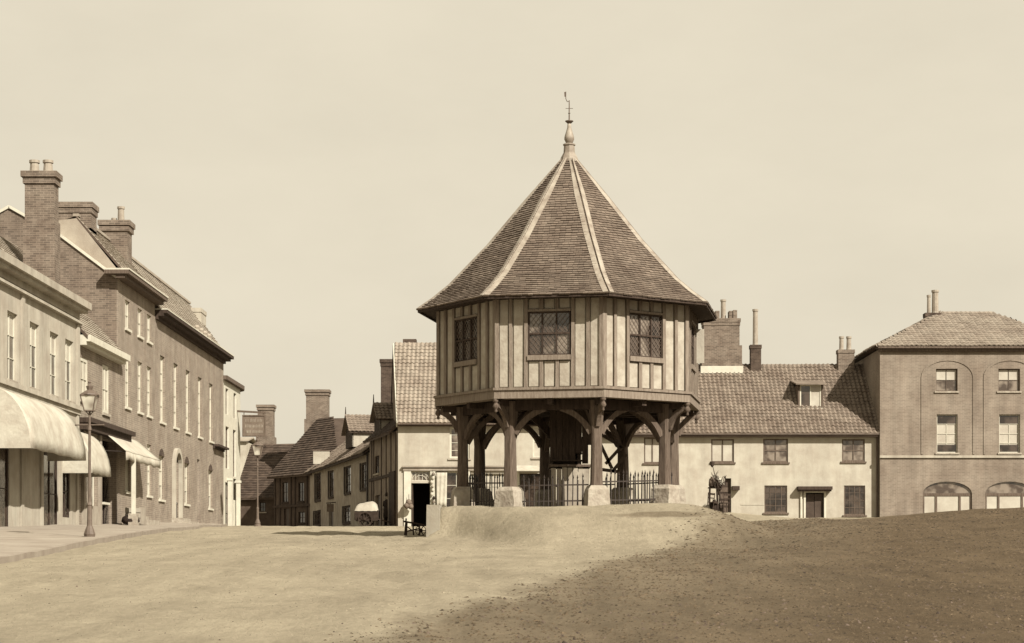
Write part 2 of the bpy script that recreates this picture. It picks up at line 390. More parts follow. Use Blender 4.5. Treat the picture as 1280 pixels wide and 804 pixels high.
# ------------------------------------------------------------------ ground
BY = [(-20, -2.1), (0, -1.5), (18, -.72), (32, 0.0), (46, .60), (60, 1.08), (80, 1.60), (100, 2.08), (130, 2.5), (180, 2.7), (6000, 2.7)]
KERB = [(12, -8.0), (25, -8.6), (38, -9.2), (46, -9.6), (57, -10.6), (70, -11.8), (85, -13.2), (97, -14.35)]
def rowx(Y): return -15.2 + .00958 * Y
def ground(x, y):
    z = pl(BY, y)
    z = (z + pl(BY, y - 3) + pl(BY, y + 3)) / 3
    # plateau of the market cross
    q = sstep(-1.85, 1.0, x)
    m = sstep(-2.08, -1.95, x) * sstep(lerp(49.3, 41.0, q), lerp(50.6, 48.2, q), y) * (1 - sstep(60, 74, y)) * (1 - sstep(4.3, 6.9, x))
    z = lerp(z, max(z, 1.50 + .028 * max(-1, min(8, y - 48.3))), m)
    # rise towards the houses on the right
    z += sstep(-4, 3, x) * sstep(66, 97, y) * lerp(.68, .36, sstep(10, 14, x))
    # bank on the right
    bx = pl([(2, 0), (5, .10), (8, .34), (11.5, .40), (15, .72), (25, 1.1), (60, 1.3)], x)
    z += bx * sstep(26, 54, y) * (1 - .9 * sstep(60, 84, y))
    if abs(x) < 40 and y < 120:
        z += .05 * noise.noise(Vector((x * .28, y * .16, 0))) + .03 * noise.noise(Vector((x * .9, y * .7, 3))) + .022 * noise.noise(Vector((x * 2.3, y * 1.6, 5)))
        for c in (2.8 - .135 * y, 1.9 - .118 * y + .4 * math.sin(y * .09), -4.2 + .062 * y):     # cart ruts
            for o_ in (-.68, .68):
                q_ = (x - c - o_ - .06 * math.sin(y * .5)) / .14
                if abs(q_) < 3: z -= .03 * math.exp(-q_ * q_)
        if x > -1 and y < 60: z += sstep(0, 5, x) * .07 * noise.noise(Vector((x * .5, y * .25, 9)))
    return z
def axis(dense0, dense1, step, far):
    a = [dense0 + step * i for i in range(int((dense1 - dense0) / step) + 1)]
    s = step; q = a[-1]
    while q < far[1]: s *= 1.5; q += s; a.append(q)
    s = step; q = a[0]; pre = []
    while q > far[0]: s *= 1.5; q -= s; pre.append(q)
    return pre[::-1] + a
xs = axis(-18, 20, .17, (-3000, 3000)); ys = axis(8, 104, .2, (-300, 4500))
mb = MB(); nx = len(xs)
for y in ys:
    for x in xs: mb.v.append(Vector((x, y, ground(x, y))))
for j in range(len(ys) - 1):
    for i in range(nx - 1): mb.f.append((j * nx + i, j * nx + i + 1, (j + 1) * nx + i + 1, (j + 1) * nx + i))

def ground_mat():
    m = bpy.data.materials.new('trodden_gravel'); m.use_nodes = True; n = m.node_tree; p = n.nodes['Principled BSDF']
    p.inputs['Roughness'].default_value = 0.97; p.inputs['Specular IOR Level'].default_value = 0.1
    tc = n.nodes.new('ShaderNodeTexCoord')
    def nz(scale, st=(1, 1, 1), det=6, rough=.6):
        mp = n.nodes.new('ShaderNodeMapping'); mp.inputs['Scale'].default_value = st; n.links.new(tc.outputs['Object'], mp.inputs[0])
        k = n.nodes.new('ShaderNodeTexNoise'); k.inputs['Scale'].default_value = scale; k.inputs['Detail'].default_value = det; k.inputs['Roughness'].default_value = rough
        n.links.new(mp.outputs[0], k.inputs[0]); return k.outputs[0]
    def mr(v, a, b, c, d, sm=False):
        k = n.nodes.new('ShaderNodeMapRange'); n.links.new(v, k.inputs[0])
        for i, q in zip((1, 2, 3, 4), (a, b, c, d)): k.inputs[i].default_value = q
        if sm: k.interpolation_type = 'SMOOTHSTEP'
        return k.outputs[0]
    def mul(a, b, op='MULTIPLY'):
        k = n.nodes.new('ShaderNodeMath'); k.operation = op
        for i, q in enumerate((a, b)):
            if isinstance(q, (int, float)): k.inputs[i].default_value = q
            else: n.links.new(q, k.inputs[i])
        return k.outputs[0]
    big = mr(nz(.16, (1, .6, 1), 4), .35, .65, 0, 1); mid = mr(nz(1.1, (1, .5, 1), 6, .7), .35, .65, 0, 1); fine = mr(nz(7, (1, .35, 1), 8, .85), .33, .67, 0, 1)
    rut = mr(nz(1.0, (1.9, .10, 1), 3, .5), .4, .6, 0, 1); streak = mr(nz(1.0, (.16, .55, 1), 4, .6), .35, .65, 0, 1)
    f = mul(mul(mul(big, .16), mul(mid, .22), 'ADD'), mul(fine, .36), 'ADD')
    f = mul(f, mul(mul(rut, .12), mul(streak, .14), 'ADD'), 'ADD')
    cr = n.nodes.new('ShaderNodeValToRGB'); cr.color_ramp.elements[0].position = .15; cr.color_ramp.elements[1].position = .85
    cr.color_ramp.elements[0].color = (.195, .165, .116, 1); cr.color_ramp.elements[1].color = (.36, .312, .225, 1)
    n.links.new(f, cr.inputs[0])
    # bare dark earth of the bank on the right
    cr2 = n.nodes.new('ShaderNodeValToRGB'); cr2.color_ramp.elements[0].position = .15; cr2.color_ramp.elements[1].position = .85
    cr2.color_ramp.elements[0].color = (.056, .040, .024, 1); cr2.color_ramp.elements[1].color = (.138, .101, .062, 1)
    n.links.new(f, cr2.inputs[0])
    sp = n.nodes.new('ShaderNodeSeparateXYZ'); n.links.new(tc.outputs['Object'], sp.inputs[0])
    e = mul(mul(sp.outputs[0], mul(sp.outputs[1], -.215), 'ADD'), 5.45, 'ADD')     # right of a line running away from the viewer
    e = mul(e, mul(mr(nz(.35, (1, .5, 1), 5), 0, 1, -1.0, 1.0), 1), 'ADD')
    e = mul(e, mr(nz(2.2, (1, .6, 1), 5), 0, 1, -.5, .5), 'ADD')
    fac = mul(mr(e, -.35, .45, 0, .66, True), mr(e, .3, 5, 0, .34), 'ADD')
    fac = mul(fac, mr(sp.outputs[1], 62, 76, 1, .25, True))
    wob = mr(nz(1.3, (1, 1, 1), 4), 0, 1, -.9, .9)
    for x0, y0, a, b in ((3.7, 45.4, 1.5, .45),):       # lens-shaped shadow on the mound front, painted dark into the ground colour
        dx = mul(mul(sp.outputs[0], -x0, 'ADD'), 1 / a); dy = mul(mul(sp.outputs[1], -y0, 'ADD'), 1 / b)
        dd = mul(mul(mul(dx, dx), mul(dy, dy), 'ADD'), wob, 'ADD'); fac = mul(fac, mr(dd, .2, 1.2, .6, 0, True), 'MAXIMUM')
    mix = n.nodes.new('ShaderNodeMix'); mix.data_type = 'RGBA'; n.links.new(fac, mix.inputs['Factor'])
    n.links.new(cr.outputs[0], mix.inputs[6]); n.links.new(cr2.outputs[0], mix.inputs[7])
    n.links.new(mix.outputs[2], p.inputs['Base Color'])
    bp = n.nodes.new('ShaderNodeBump'); bp.inputs['Strength'].default_value = .9; bp.inputs['Distance'].default_value = .10
    n.links.new(mul(mul(nz(3.0, (1, .8, 1), 8, .75), 1.0), mul(nz(14, (1, 1, 1), 5, .8), .5), 'ADD'), bp.inputs['Height'])
    n.links.new(bp.outputs[0], p.inputs['Normal'])
    return m
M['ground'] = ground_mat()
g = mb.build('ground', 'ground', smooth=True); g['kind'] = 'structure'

# pavement and kerb in front of the left row
mb = MB(); kb = MB(); N = 120
def pave(x, y):
    return ground(x, y)
for i in range(N + 1):
    y = 14 + (100 - 14) * i / N; kx = pl(KERB, y); fx = rowx(y) - .3
    zk = ground(kx, y) + .10
    for j in range(5):
        t = j / 4; mb.v.append(Vector((lerp(kx - .15, fx, t), y, zk + .004 + .12 * t)))
    kb.v += [Vector((kx, y, zk - .3)), Vector((kx, y, zk + .012)), Vector((kx - .15, y, zk + .012)), Vector((kx - .15, y, zk - .3))]
for i in range(N):
    for j in range(4): mb.f.append((i * 5 + j, i * 5 + j + 1, (i + 1) * 5 + j + 1, (i + 1) * 5 + j))
    for j in range(3): kb.f.append((i * 4 + j, i * 4 + j + 1, (i + 1) * 4 + j + 1, (i + 1) * 4 + j))
mb.build('pavement', 'paving', smooth=True)['kind'] = 'structure'
kb.build('kerb', 'kerb')['kind'] = 'structure'
def pavez(x, y):
    kx = pl(KERB, y); fx = rowx(y) - .3; t = max(0, min(1, (kx - .15 - x) / (kx - .15 - fx))); return ground(kx, y) + .104 + .12 * t

# loose stones and clods on the ground
mb = MB(); rnd = random.Random(3)
for i in range(5000):
    y = 9 + 48 * rnd.random() ** 1.6; x = rnd.uniform(-.29, .29) * y
    if x < pl(KERB, y): continue
    if rnd.random() > (.10 + .90 * sstep(-1, 1, x - .2 * y + 5)): continue
    r_ = rnd.uniform(.006, .022) * (1 + .5 * (x > .2 * y - 5)); z = ground(x, y)
    p = [Vector((x + r_ * rnd.uniform(.6, 1.3) * math.cos(a), y + r_ * rnd.uniform(.6, 1.3) * math.sin(a), z - .004)) for a in (0, 1.3, 2.5, 3.8, 5.1)]
    top = Vector((x + r_ * rnd.uniform(-.3, .3), y, z + r_ * rnd.uniform(.4, .8)))
    mb.add(p + [top], [(0, 1, 5), (1, 2, 5), (2, 3, 5), (3, 4, 5), (4, 0, 5)])
M['pebble'] = mat('loose_stone', 0.07, 0.16, 6.0, bump=0, extra=random_tint(.4))
o = mb.build('loose_stones', 'pebble'); o['kind'] = 'stuff'; o['label'] = 'small loose stones and clods scattered over the market ground'; o['category'] = 'stones'

# rough clods that give the trodden earth its broken surface
def earth_shade(name, lo, hi):
    m = mat(name, .1, .2, 6.0, bump=0, extra=random_tint(.45)); e = [n for n in m.node_tree.nodes if n.type == 'VALTORGB'][0].color_ramp.elements
    e[0].color = lo; e[1].color = hi; return m
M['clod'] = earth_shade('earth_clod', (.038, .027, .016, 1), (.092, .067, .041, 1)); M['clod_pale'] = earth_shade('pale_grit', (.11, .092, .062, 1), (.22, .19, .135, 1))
dk = MB(); lt = MB(); rnd = random.Random(11)
for i in range(52000):
    y = 10 + 50 * rnd.random() ** 1.35; x = rnd.uniform(-.285, .285) * y
    if x < pl(KERB, y) + .1 or (y > 47 and -2.4 < x < 5.5): continue
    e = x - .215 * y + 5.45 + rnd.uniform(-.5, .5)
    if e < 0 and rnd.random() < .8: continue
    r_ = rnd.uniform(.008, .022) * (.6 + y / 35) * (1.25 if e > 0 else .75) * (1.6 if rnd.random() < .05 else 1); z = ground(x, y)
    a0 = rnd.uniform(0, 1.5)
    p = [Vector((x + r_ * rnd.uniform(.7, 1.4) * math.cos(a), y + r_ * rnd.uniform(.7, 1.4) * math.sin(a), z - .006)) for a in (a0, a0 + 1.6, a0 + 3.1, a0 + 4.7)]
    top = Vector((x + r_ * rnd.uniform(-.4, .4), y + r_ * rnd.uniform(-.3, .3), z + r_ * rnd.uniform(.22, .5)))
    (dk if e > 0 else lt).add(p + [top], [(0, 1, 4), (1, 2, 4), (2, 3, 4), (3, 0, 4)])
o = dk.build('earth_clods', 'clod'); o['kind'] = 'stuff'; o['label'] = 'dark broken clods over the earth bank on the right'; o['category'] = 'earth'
o = lt.build('grit', 'clod_pale'); o['kind'] = 'stuff'; o['label'] = 'pale grit strewn over the open market ground'; o['category'] = 'grit'

# ------------------------------------------------------------------ market cross
CC = Vector((1.55, 52.0, 0)); TH0 = 12.0
def oc(r_, k, z, off=0.0):
    t = R(TH0 + 45 * k + off); return Vector((CC.x + r_ * math.sin(t), CC.y - r_ * math.cos(t), z))
PZ = 1.58
mc = thing('market_cross', (CC.x, CC.y, PZ), 'octagonal half timbered market cross raised on oak posts, with a steep shingled roof', 'market cross')
RC = 3.62; Z0 = 4.27; ZB = 4.53; ZT = 6.92; RP = 2.93
faces = [Fr(oc(RC, k, 0), oc(RC, k + 1, 0)) for k in range(8)]
# floor under the chamber
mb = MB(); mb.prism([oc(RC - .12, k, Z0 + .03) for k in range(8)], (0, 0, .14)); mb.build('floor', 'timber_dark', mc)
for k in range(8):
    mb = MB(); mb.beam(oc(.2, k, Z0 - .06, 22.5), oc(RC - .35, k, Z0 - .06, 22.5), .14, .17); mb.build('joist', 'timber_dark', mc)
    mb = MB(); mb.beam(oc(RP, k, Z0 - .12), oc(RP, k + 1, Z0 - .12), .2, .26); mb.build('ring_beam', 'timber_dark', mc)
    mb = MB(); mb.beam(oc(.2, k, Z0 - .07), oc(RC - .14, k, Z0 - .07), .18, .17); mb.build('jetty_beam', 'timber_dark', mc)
for k, F in enumerate(faces):
    L = F.L
    # sill beam with small moulding
    mb = MB(); F.box(mb, -.03, L + .03, Z0, ZB, -.25, .06); F.box(mb, -.045, L + .045, ZB - .05, ZB + .015, -.2, .10); mb.build('sill_beam', 'stud', mc)
    mb = MB(); F.box(mb, 0.08, L - .08, ZT - .1, ZT + .06, -.2, .02); mb.build('wall_plate', 'timber', mc)
    st = [.0, .143, .285, .43, .57, .715, .857, 1.0]
    W0, W1 = 5.36, 6.47; hw = .047
    # wall sheet behind the panels
    mb = MB(); F.box(mb, .02, st[2] * L, ZB - .02, ZT, -.14, -.06); F.box(mb, st[5] * L, L - .02, ZB - .02, ZT, -.14, -.06)
    F.box(mb, st[2] * L, st[5] * L, ZB - .02, W0 - .01, -.14, -.06); F.box(mb, st[2] * L, st[5] * L, W1 + .01, ZT, -.14, -.06); mb.build('wall', 'plaster_panel', mc)
    for i in range(7):
        a0 = st[i] * L + (hw if i else .08); a1 = st[i + 1] * L - (hw if i < 6 else .08)
        segs = [(ZB + .015, ZT - .1)] if i in (0, 1, 5, 6) else [(ZB + .015, W0 - .13), (W1 + .06, ZT - .1)]
        for q0, q1 in segs:
            mb = MB(); c = .0
            # slightly pillowed plaster panel
            am = (a0 + a1) / 2; zm = (q0 + q1) / 2; d0 = -.06; d1 = -.025 + random.uniform(-.006, .006)
            mb.add([F.p(a0, q0, d0), F.p(a1, q0, d0), F.p(a1, q1, d0), F.p(a0, q1, d0),
                    F.p(a0 + .03, q0 + .03, d1), F.p(a1 - .03, q0 + .03, d1), F.p(a1 - .03, q1 - .03, d1), F.p(a0 + .03, q1 - .03, d1)],
                   [(0, 1, 5, 4), (1, 2, 6, 5), (2, 3, 7, 6), (3, 0, 4, 7), (4, 5, 6, 7)])
            mb.build('panel', 'plaster_panel', mc)
    for i in range(1, 7):
        a = st[i] * L + random.uniform(-.012, .012)
        segs = [(ZB + .01, ZT - .09)] if i in (1, 2, 5, 6) else [(ZB + .01, W0 - .12), (W1 + .05, ZT - .09)]
        for q0, q1 in segs:
            h = hw * random.uniform(.88, 1.12); lean = random.uniform(-.012, .012)
            mb = MB(); mb.hexa([F.p(a - h, q0, .012), F.p(a + h, q0, .012), F.p(a + h * .95, q0, -.1), F.p(a - h, q0, -.1),
                                F.p(a - h * .9 + lean, q1, .012), F.p(a + h * .95 + lean, q1, .012), F.p(a + h + lean, q1, -.1), F.p(a - h + lean, q1, -.1)])
            mb.build('stud', 'stud', mc)
    # corner post
    mb = MB(); c = oc(RC, k, 0); pr = faces[k - 1]
    poly = [pr.p(pr.L - .10, 0, .022), c + (c - CC).normalized() * .03, F.p(.10, 0, .022), F.p(.08, 0, -.15), pr.p(pr.L - .08, 0, -.15)]
    mb.prism([Vector((q.x, q.y, ZB + .012)) for q in poly], (0, 0, ZT - ZB)); mb.build('corner_post', 'stud', mc)
    # window
    a0 = st[2] * L + .05; a1 = st[5] * L - .05
    mb = MB(); F.box(mb, a0 - .01, a1 + .01, W0 - .125, W0, -.1, .05); mb.build('window_rail', 'stud', mc)
    mb = MB(); F.box(mb, a0 - .01, a1 + .01, W1, W1 + .055, -.1, .035); mb.build('window_rail', 'stud', mc)
    wf = MB(); f_ = .035
    for a, b, c_, d in ((a0, a0 + f_, W0, W1), (a1 - f_, a1, W0, W1), (a0, a1, W0 + .001, W0 + f_), (a0, a1, W1 - f_, W1 - .001)): F.box(wf, a, b, c_, d, -.09, -.02 if c_ in (W0,) else -.022)
    for i in (1, 2): aa = lerp(a0, a1, i / 3); F.box(wf, aa - .02, aa + .02, W0, W1, -.088, -.024)
    zm = lerp(W0, W1, .5); F.box(wf, a0, a1, zm - .022, zm + .022, -.086, -.018)
    wf = wf.build('window', 'timber_dark', mc)
    for i in range(3):
        for j in range(2):
            p0 = lerp(a0, a1, i / 3); p1 = lerp(a0, a1, (i + 1) / 3); q0 = lerp(W0, W1, j / 2); q1 = lerp(W0, W1, (j + 1) / 2); e = random.uniform(-.006, .006)
            gl = MB().add([F.p(p0, q0, -.07 + e), F.p(p1, q0, -.07 - e), F.p(p1, q1, -.07 + e), F.p(p0, q1, -.07 - e)], [(0, 1, 2, 3)])
            gl.build('pane', random.choice(['glass', 'glass_pale', 'glass_pale'] if k in (0, 7) else ['glass']), wf)
    lm = MB(); W_ = a1 - a0; H_ = W1 - W0; s_ = .125
    for sgn in (1, -1):
        c_ = -H_ if sgn > 0 else 0
        while c_ < W_ + (0 if sgn > 0 else H_):
            pts = []
            for zc in (0, H_):
                pts.append((c_ + sgn * zc * .8, zc))
            (x0, y0), (x1, y1) = pts
            def clip(x0, y0, x1, y1):
                t0, t1 = 0, 1; dx = x1 - x0
                for lim, s in ((0, 1), (W_, -1)):
                    v0 = (x0 - lim) * s; v1 = (x1 - lim) * s
                    if v0 < 0 and v1 < 0: return None
                    if v0 < 0: t0 = max(t0, v0 / (v0 - v1))
                    if v1 < 0: t1 = min(t1, v0 / (v0 - v1))
                return (t0, t1) if t1 > t0 else None
            r_ = clip(x0, y0, x1, y1)
            if r_:
                A_ = F.p(a0 + lerp(x0, x1, r_[0]), W0 + lerp(y0, y1, r_[0]), -.05); B_ = F.p(a0 + lerp(x0, x1, r_[1]), W0 + lerp(y0, y1, r_[1]), -.05)
                lm.beam(A_, B_, .009, .008, F.n)
            c_ += s_
    lm.build('lead_lattice', 'iron_grey', wf, kind='stuff')
    # pendant drop below each chamber corner
    c = oc(RC - .02, k, Z0)
    mb = MB(); mb.lathe(c, [(.075, .0), (.075, -.07), (.04, -.09), (.06, -.13), (.085, -.19), (.055, -.24), (.028, -.27), (.045, -.31), (.02, -.35)], 8); mb.build('pendant', 'timber', mc, smooth=True)
# open shutter on the right hand face
F = faces[1]; mb = MB(); c = F.p(F.L * .72, 0, .05)
mb.prism([c + Vector((0, 0, 5.5)), c + F.n * .2 + F.u * .03 + Vector((0, 0, 5.5)), c + F.n * .2 + F.u * .03 + Vector((0, 0, 6.42)), c + Vector((0, 0, 6.42))], F.u * .035)
mb.build('shutter', 'plaster_light', mc)

# posts, plinths, braces
def curved(a, b, bulge, wd, ht, n=7):
    a = Vector(a); b = Vector(b); mid = (a + b) / 2 + bulge; pts = []
    for i in range(n + 1):
        t = i / n; pts.append(a * (1 - t) ** 2 + mid * 2 * t * (1 - t) + b * t * t)
    mb = MB()
    side = (b - a).cross(Vector((0, 0, 1))).normalized()
    ring = []
    for i, p in enumerate(pts):
        d = (pts[min(i + 1, n)] - pts[max(i - 1, 0)]).normalized(); u = side.cross(d).normalized()
        w_ = wd / 2; h = ht / 2 * (1 + .25 * abs(2 * i / n - 1))
        ring += [p - side * w_ - u * h, p + side * w_ - u * h, p + side * w_ + u * h, p - side * w_ + u * h]
    fs = [(0, 3, 2, 1), tuple(4 * n + i for i in range(4))]
    for i in range(n):
        for j in range(4): k = (j + 1) % 4; fs.append((4 * i + j, 4 * i + k, 4 * i + 4 + k, 4 * i + 4 + j))
    return mb.add(ring, fs)
for k in range(8):
    pz = ground(oc(RP, k, 0).x, oc(RP, k, 0).y)
    front = k in (0, 1, 7)
    ph = .52
    c = oc(RP, k, 0); rad = (c - CC).normalized(); tan = Vector((-rad.y, rad.x, 0))
    hw_ = .265; mb = MB()
    def ring(h, z): return [c + rad * a * h + tan * b * h + Vector((0, 0, z)) for a, b in ((-1, -1), (1, -1), (1, 1), (-1, 1))]
    lv = [(hw_ + .03, pz - .2), (hw_ + .02, pz + .12), (hw_ * .98, pz + ph * .80), (hw_ * .76, pz + ph)]
    vs = []
    for h, z in lv: vs += [q + Vector((random.uniform(-.02, .02), random.uniform(-.02, .02), 0)) for q in ring(h, z)]
    fs = [(12, 13, 14, 15)]
    for i in range(3):
        for j in range(4): q = (j + 1) % 4; fs.append((4 * i + j, 4 * i + q, 4 * i + 4 + q, 4 * i + 4 + j))
    mb.add(vs, fs); mb.build('plinth', 'stone', mc)
    mb = MB(); vs = []; zs = [pz + ph - .03, pz + ph + .12, pz + 1.3, 3.35, 3.85, Z0 - .02]; hs = [.15, .145, .13, .125, .155, .19]
    for h, z in zip(hs, zs):
        b = h * .35
        for a, bb in ((-h + b, -h), (h - b, -h), (h, -h + b), (h, h - b), (h - b, h), (-h + b, h), (-h, h - b), (-h, -h + b)):
            vs.append(c + rad * a + tan * bb + Vector((random.uniform(-.006, .006), 0, z)))
    fs = [tuple(range(8))[::-1], tuple(40 + i for i in range(8))]
    for i in range(5):
        for j in range(8): q = (j + 1) % 8; fs.append((8 * i + j, 8 * i + q, 8 * i + 8 + q, 8 * i + 8 + j))
    mb.add(vs, fs); mb.build('post', 'timber', mc)
    for s in (1, -1):
        e = oc(RP, k + s, 0) - c; e.normalize()
        a = c + e * .13 + Vector((0, 0, 3.42)); b = c + e * .92 + Vector((0, 0, Z0 - .2))
        curved(a, b, Vector((0, 0, .02)) - e * .12 + Vector((0, 0, .14)) * -1 * -1, .11, .13).build('brace', 'timber', mc)
    a = c + rad * .12 + Vector((0, 0, 3.6)); b = c + rad * .62 + Vector((0, 0, Z0 - .12))
    curved(a, b, Vector((0, 0, .12)) - rad * .12, .11, .13).build('brace', 'timber', mc)
    a = c - rad * .12 + Vector((0, 0, 3.3)); b = c - rad * 1.0 + Vector((0, 0, Z0 - .12))
    curved(a, b, Vector((0, 0, .12)) + rad * .12, .11, .13).build('brace', 'timber', mc)
# central newel and stair
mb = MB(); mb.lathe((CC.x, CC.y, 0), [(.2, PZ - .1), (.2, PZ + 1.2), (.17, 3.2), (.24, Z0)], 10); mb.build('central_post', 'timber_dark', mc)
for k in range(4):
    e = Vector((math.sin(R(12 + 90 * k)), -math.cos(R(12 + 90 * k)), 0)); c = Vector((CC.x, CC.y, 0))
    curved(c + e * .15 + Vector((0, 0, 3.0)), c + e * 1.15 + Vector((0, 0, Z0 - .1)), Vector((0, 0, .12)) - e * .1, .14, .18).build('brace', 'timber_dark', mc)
# boarded stair enclosure below, stair flight rising inside
bx0, bx1, by0, by1 = 1.02, 2.02, 50.35, 51.5
nb = 7
for i in range(nb):
    x0 = lerp(bx0, bx1, i / nb); x1 = lerp(bx0, bx1, (i + 1) / nb)
    mb = MB(); mb.box(x0 + .008, x1 - .008, by0 + random.uniform(-.01, .01), by0 + .04, PZ - .1, PZ + 1.0 + random.uniform(-.02, .02)); mb.build('board', 'plaster_tan', mc)
mb = MB(); mb.box(bx0 - .05, bx1 + .05, by0 - .05, by1, PZ + 1.03, PZ + 1.09); mb.build('landing', 'timber', mc)
mb = MB(); mb.box(bx0, bx0 + .04, by0 + .05, by1, PZ - .1, PZ + 1.0); mb.box(bx1 - .04, bx1, by0 + .05, by1, PZ - .1, PZ + 1.0); mb.build('side_boarding', 'timber_dark', mc)
for x in (1.05, 1.75):
    mb = MB(); mb.beam((x, 50.5, PZ + 1.0), (x + .1, 52.4, Z0 + .02), .07, .24); mb.build('stringer', 'timber_dark', mc)
for i in range(8):
    t = (i + .5) / 8; y = lerp(50.5, 52.4, t); z = lerp(PZ + 1.08, Z0 + .02, t)
    mb = MB(); mb.box(1.05, 1.85, y - .15, y + .12, z, z + .04); mb.box(1.07, 1.83, y + .10, y + .12, z - .2, z); mb.build('tread', 'timber_dark', mc)
mb = MB()
for i, (x0, z0) in enumerate(((1.0, 2.69), (1.17, 2.72), (1.34, 2.69), (1.51, 2.70), (1.68, 2.99), (1.85, 2.71), (2.0, 3.2))):
    mb = MB(); mb.box(x0, x0 + .16, 50.62 + .012 * (i % 3), 50.67 + .012 * (i % 3), z0, 4.22); mb.build('stair_board', 'timber_dark', mc)
# outer stair rails at the back right
for a, b in (((748, 541), (780, 560)), ((749, 552), (765, 586)), ((757, 580), (777, 558)), ((765, 590), (783, 568)), ((744, 586), (775, 590))):
    mb = MB(); mb.beam(at(a[0], a[1], 53.2), at(b[0], b[1], 53.2), .07, .09); mb.build('stair_rail', 'timber', mc)
# roof
prof = [(4.17, 6.83), (3.75, 7.13), (3.3, 7.5), (2.25, 8.60), (1.2, 9.86), (.16, 11.05)]
mb = MB(); mb.prism([oc(4.12, k, 6.80) for k in range(8)], (0, 0, .05)); mb.build('soffit', 'timber_dark', mc)
for k in range(8):
    rf = MB()
    for (r0, z0), (r1, z1) in zip(prof, prof[1:]):
        rf.add([oc(r0, k, z0), oc(r0, k + 1, z0), oc(r1, k + 1, z1), oc(r1, k, z1)], [(0, 1, 2, 3)])
    ro = rf.build('roof', 'shingle', mc)
    for (r0, z0), (r1, z1) in zip(prof, prof[1:]):
        shingles(oc(r0, k, z0), oc(r0, k + 1, z0), oc(r1, k, z1), oc(r1, k + 1, z1), 'shingle', ro, tw=.15, gauge=.092, th=.026)
    # rafter foot fascia
    mb = MB(); mb.beam(oc(4.13, k, 6.80), oc(4.13, k + 1, 6.80), .05, .08); mb.build('eave_board', 'timber_dark', mc)
    # hip: two lead strips, one on each slope, with the roll between them
    for s in (1, -1):
        st_ = MB(); Fk = oc(1, k + s, 0) - oc(1, k, 0); Fk.normalize()
        pts = [(r_, z) for r_, z in prof]
        for (r0, z0), (r1, z1) in zip(pts, pts[1:]):
            p0 = oc(r0, k, z0); p1 = oc(r1, k, z1); w0 = .15 if r0 > .5 else .05; w1 = .15 if r1 > .5 else .05
            q0 = p0 + Fk * w0; q1 = p1 + Fk * w1; n_ = (p1 - p0).cross(Fk).normalized(); n_ = n_ if n_.z > 0 else -n_
            h = .045
            st_.hexa([p0 + Fk * .012, q0, q1, p1 + Fk * .012, p0 + Fk * .012 + n_ * h, q0 + n_ * h * .8, q1 + n_ * h * .8, p1 + Fk * .012 + n_ * h])
        st_.build('hip_strip', 'lead', mc)
mb = MB(); c = Vector((CC.x, CC.y, 0))
mb.lathe(c, [(.30, 10.86), (.22, 11.08), (.155, 11.2), (.145, 11.38), (.17, 11.4), (.17, 11.43), (.08, 11.46)], 8); mb.build('finial_base', 'lead', mc)
mb = MB(); mb.lathe(c, [(.07, 11.44), (.10, 11.48), (.135, 11.56), (.13, 11.63), (.09, 11.76), (.055, 11.88), (.05, 11.97), (.03, 12.0)], 12); mb.build('finial', 'lead', mc, smooth=True)
mb = MB(); mb.lathe(c, [(.03, 11.98), (.06, 12.0), (.115, 12.05), (.11, 12.065), (.03, 12.08)], 12); mb.build('finial_bowl', 'iron_grey', mc)
mb = MB(); mb.tube([c + Vector((0, 0, 12.05)), c + Vector((0, 0, 12.62))], [.02, .012], 6); mb.lathe(c + Vector((0, 0, 12.27)), [(.0, -.03), (.035, 0), (.0, .03)], 8)
mb.tube([c + Vector((0, 0, 12.6)), c + Vector((-.05, 0, 12.58)), c + Vector((-.09, 0, 12.66)), c + Vector((-.09, 0, 12.84))], .012, 5); mb.tube([c + Vector((-.1, 0, 12.4)), c + Vector((.1, 0, 12.4))], .008, 5)
mb.add([c + Vector((-.13, 0, 12.72)), c + Vector((-.09, 0, 12.7)), c + Vector((-.08, 0, 12.86)), c + Vector((-.14, 0, 12.84))], [(0, 1, 2, 3)])
mb.build('weather_vane', 'iron_grey', mc)

# iron railing round the foot of the cross
rl = thing('iron_railing', (CC.x, CC.y - 2.7, PZ), 'black iron spiked railing standing between the stone plinths of the market cross', 'railing')
RR = RP - .02; barlen = .86
def bar_maker():
    b = MB(); b.tube([(0, 0, -.1), (0, 0, barlen - .08)], .015, 5); b.lathe((0, 0, barlen - .08), [(.015, 0), (.026, .02), (.0, .12)], 5); return b
for k in range(8):
    if k == 4: continue
    A_ = oc(RR, k, 0); B_ = oc(RR, k + 1, 0); d = (B_ - A_); L = d.length; d.normalize()
    s0 = .36; n_ = 12
    for i in range(n_ + 1):
        p = A_ + d * lerp(s0, L - s0, i / n_); z = ground(p.x, p.y)
        hh = 1.0 if k not in (7,) else (.9 if i % 2 else .94)
        inst('bar', 'bar', bar_maker, 'iron', Matrix.Translation((p.x, p.y, z)) @ Matrix.Rotation(R(random.uniform(-1.5, 1.5)), 4, 'Y') @ Matrix.Diagonal((1, 1, hh * random.uniform(.96, 1.04), 1)), rl)
    for z in (.14, .62 if k != 7 else .55):
        mb = MB(); a = A_ + d * .2; b = B_ - d * .2
        mb.beam(a + Vector((0, 0, ground(a.x, a.y) + z)), b + Vector((0, 0, ground(b.x, b.y) + z)), .014, .035); mb.build('rail', 'iron', rl)

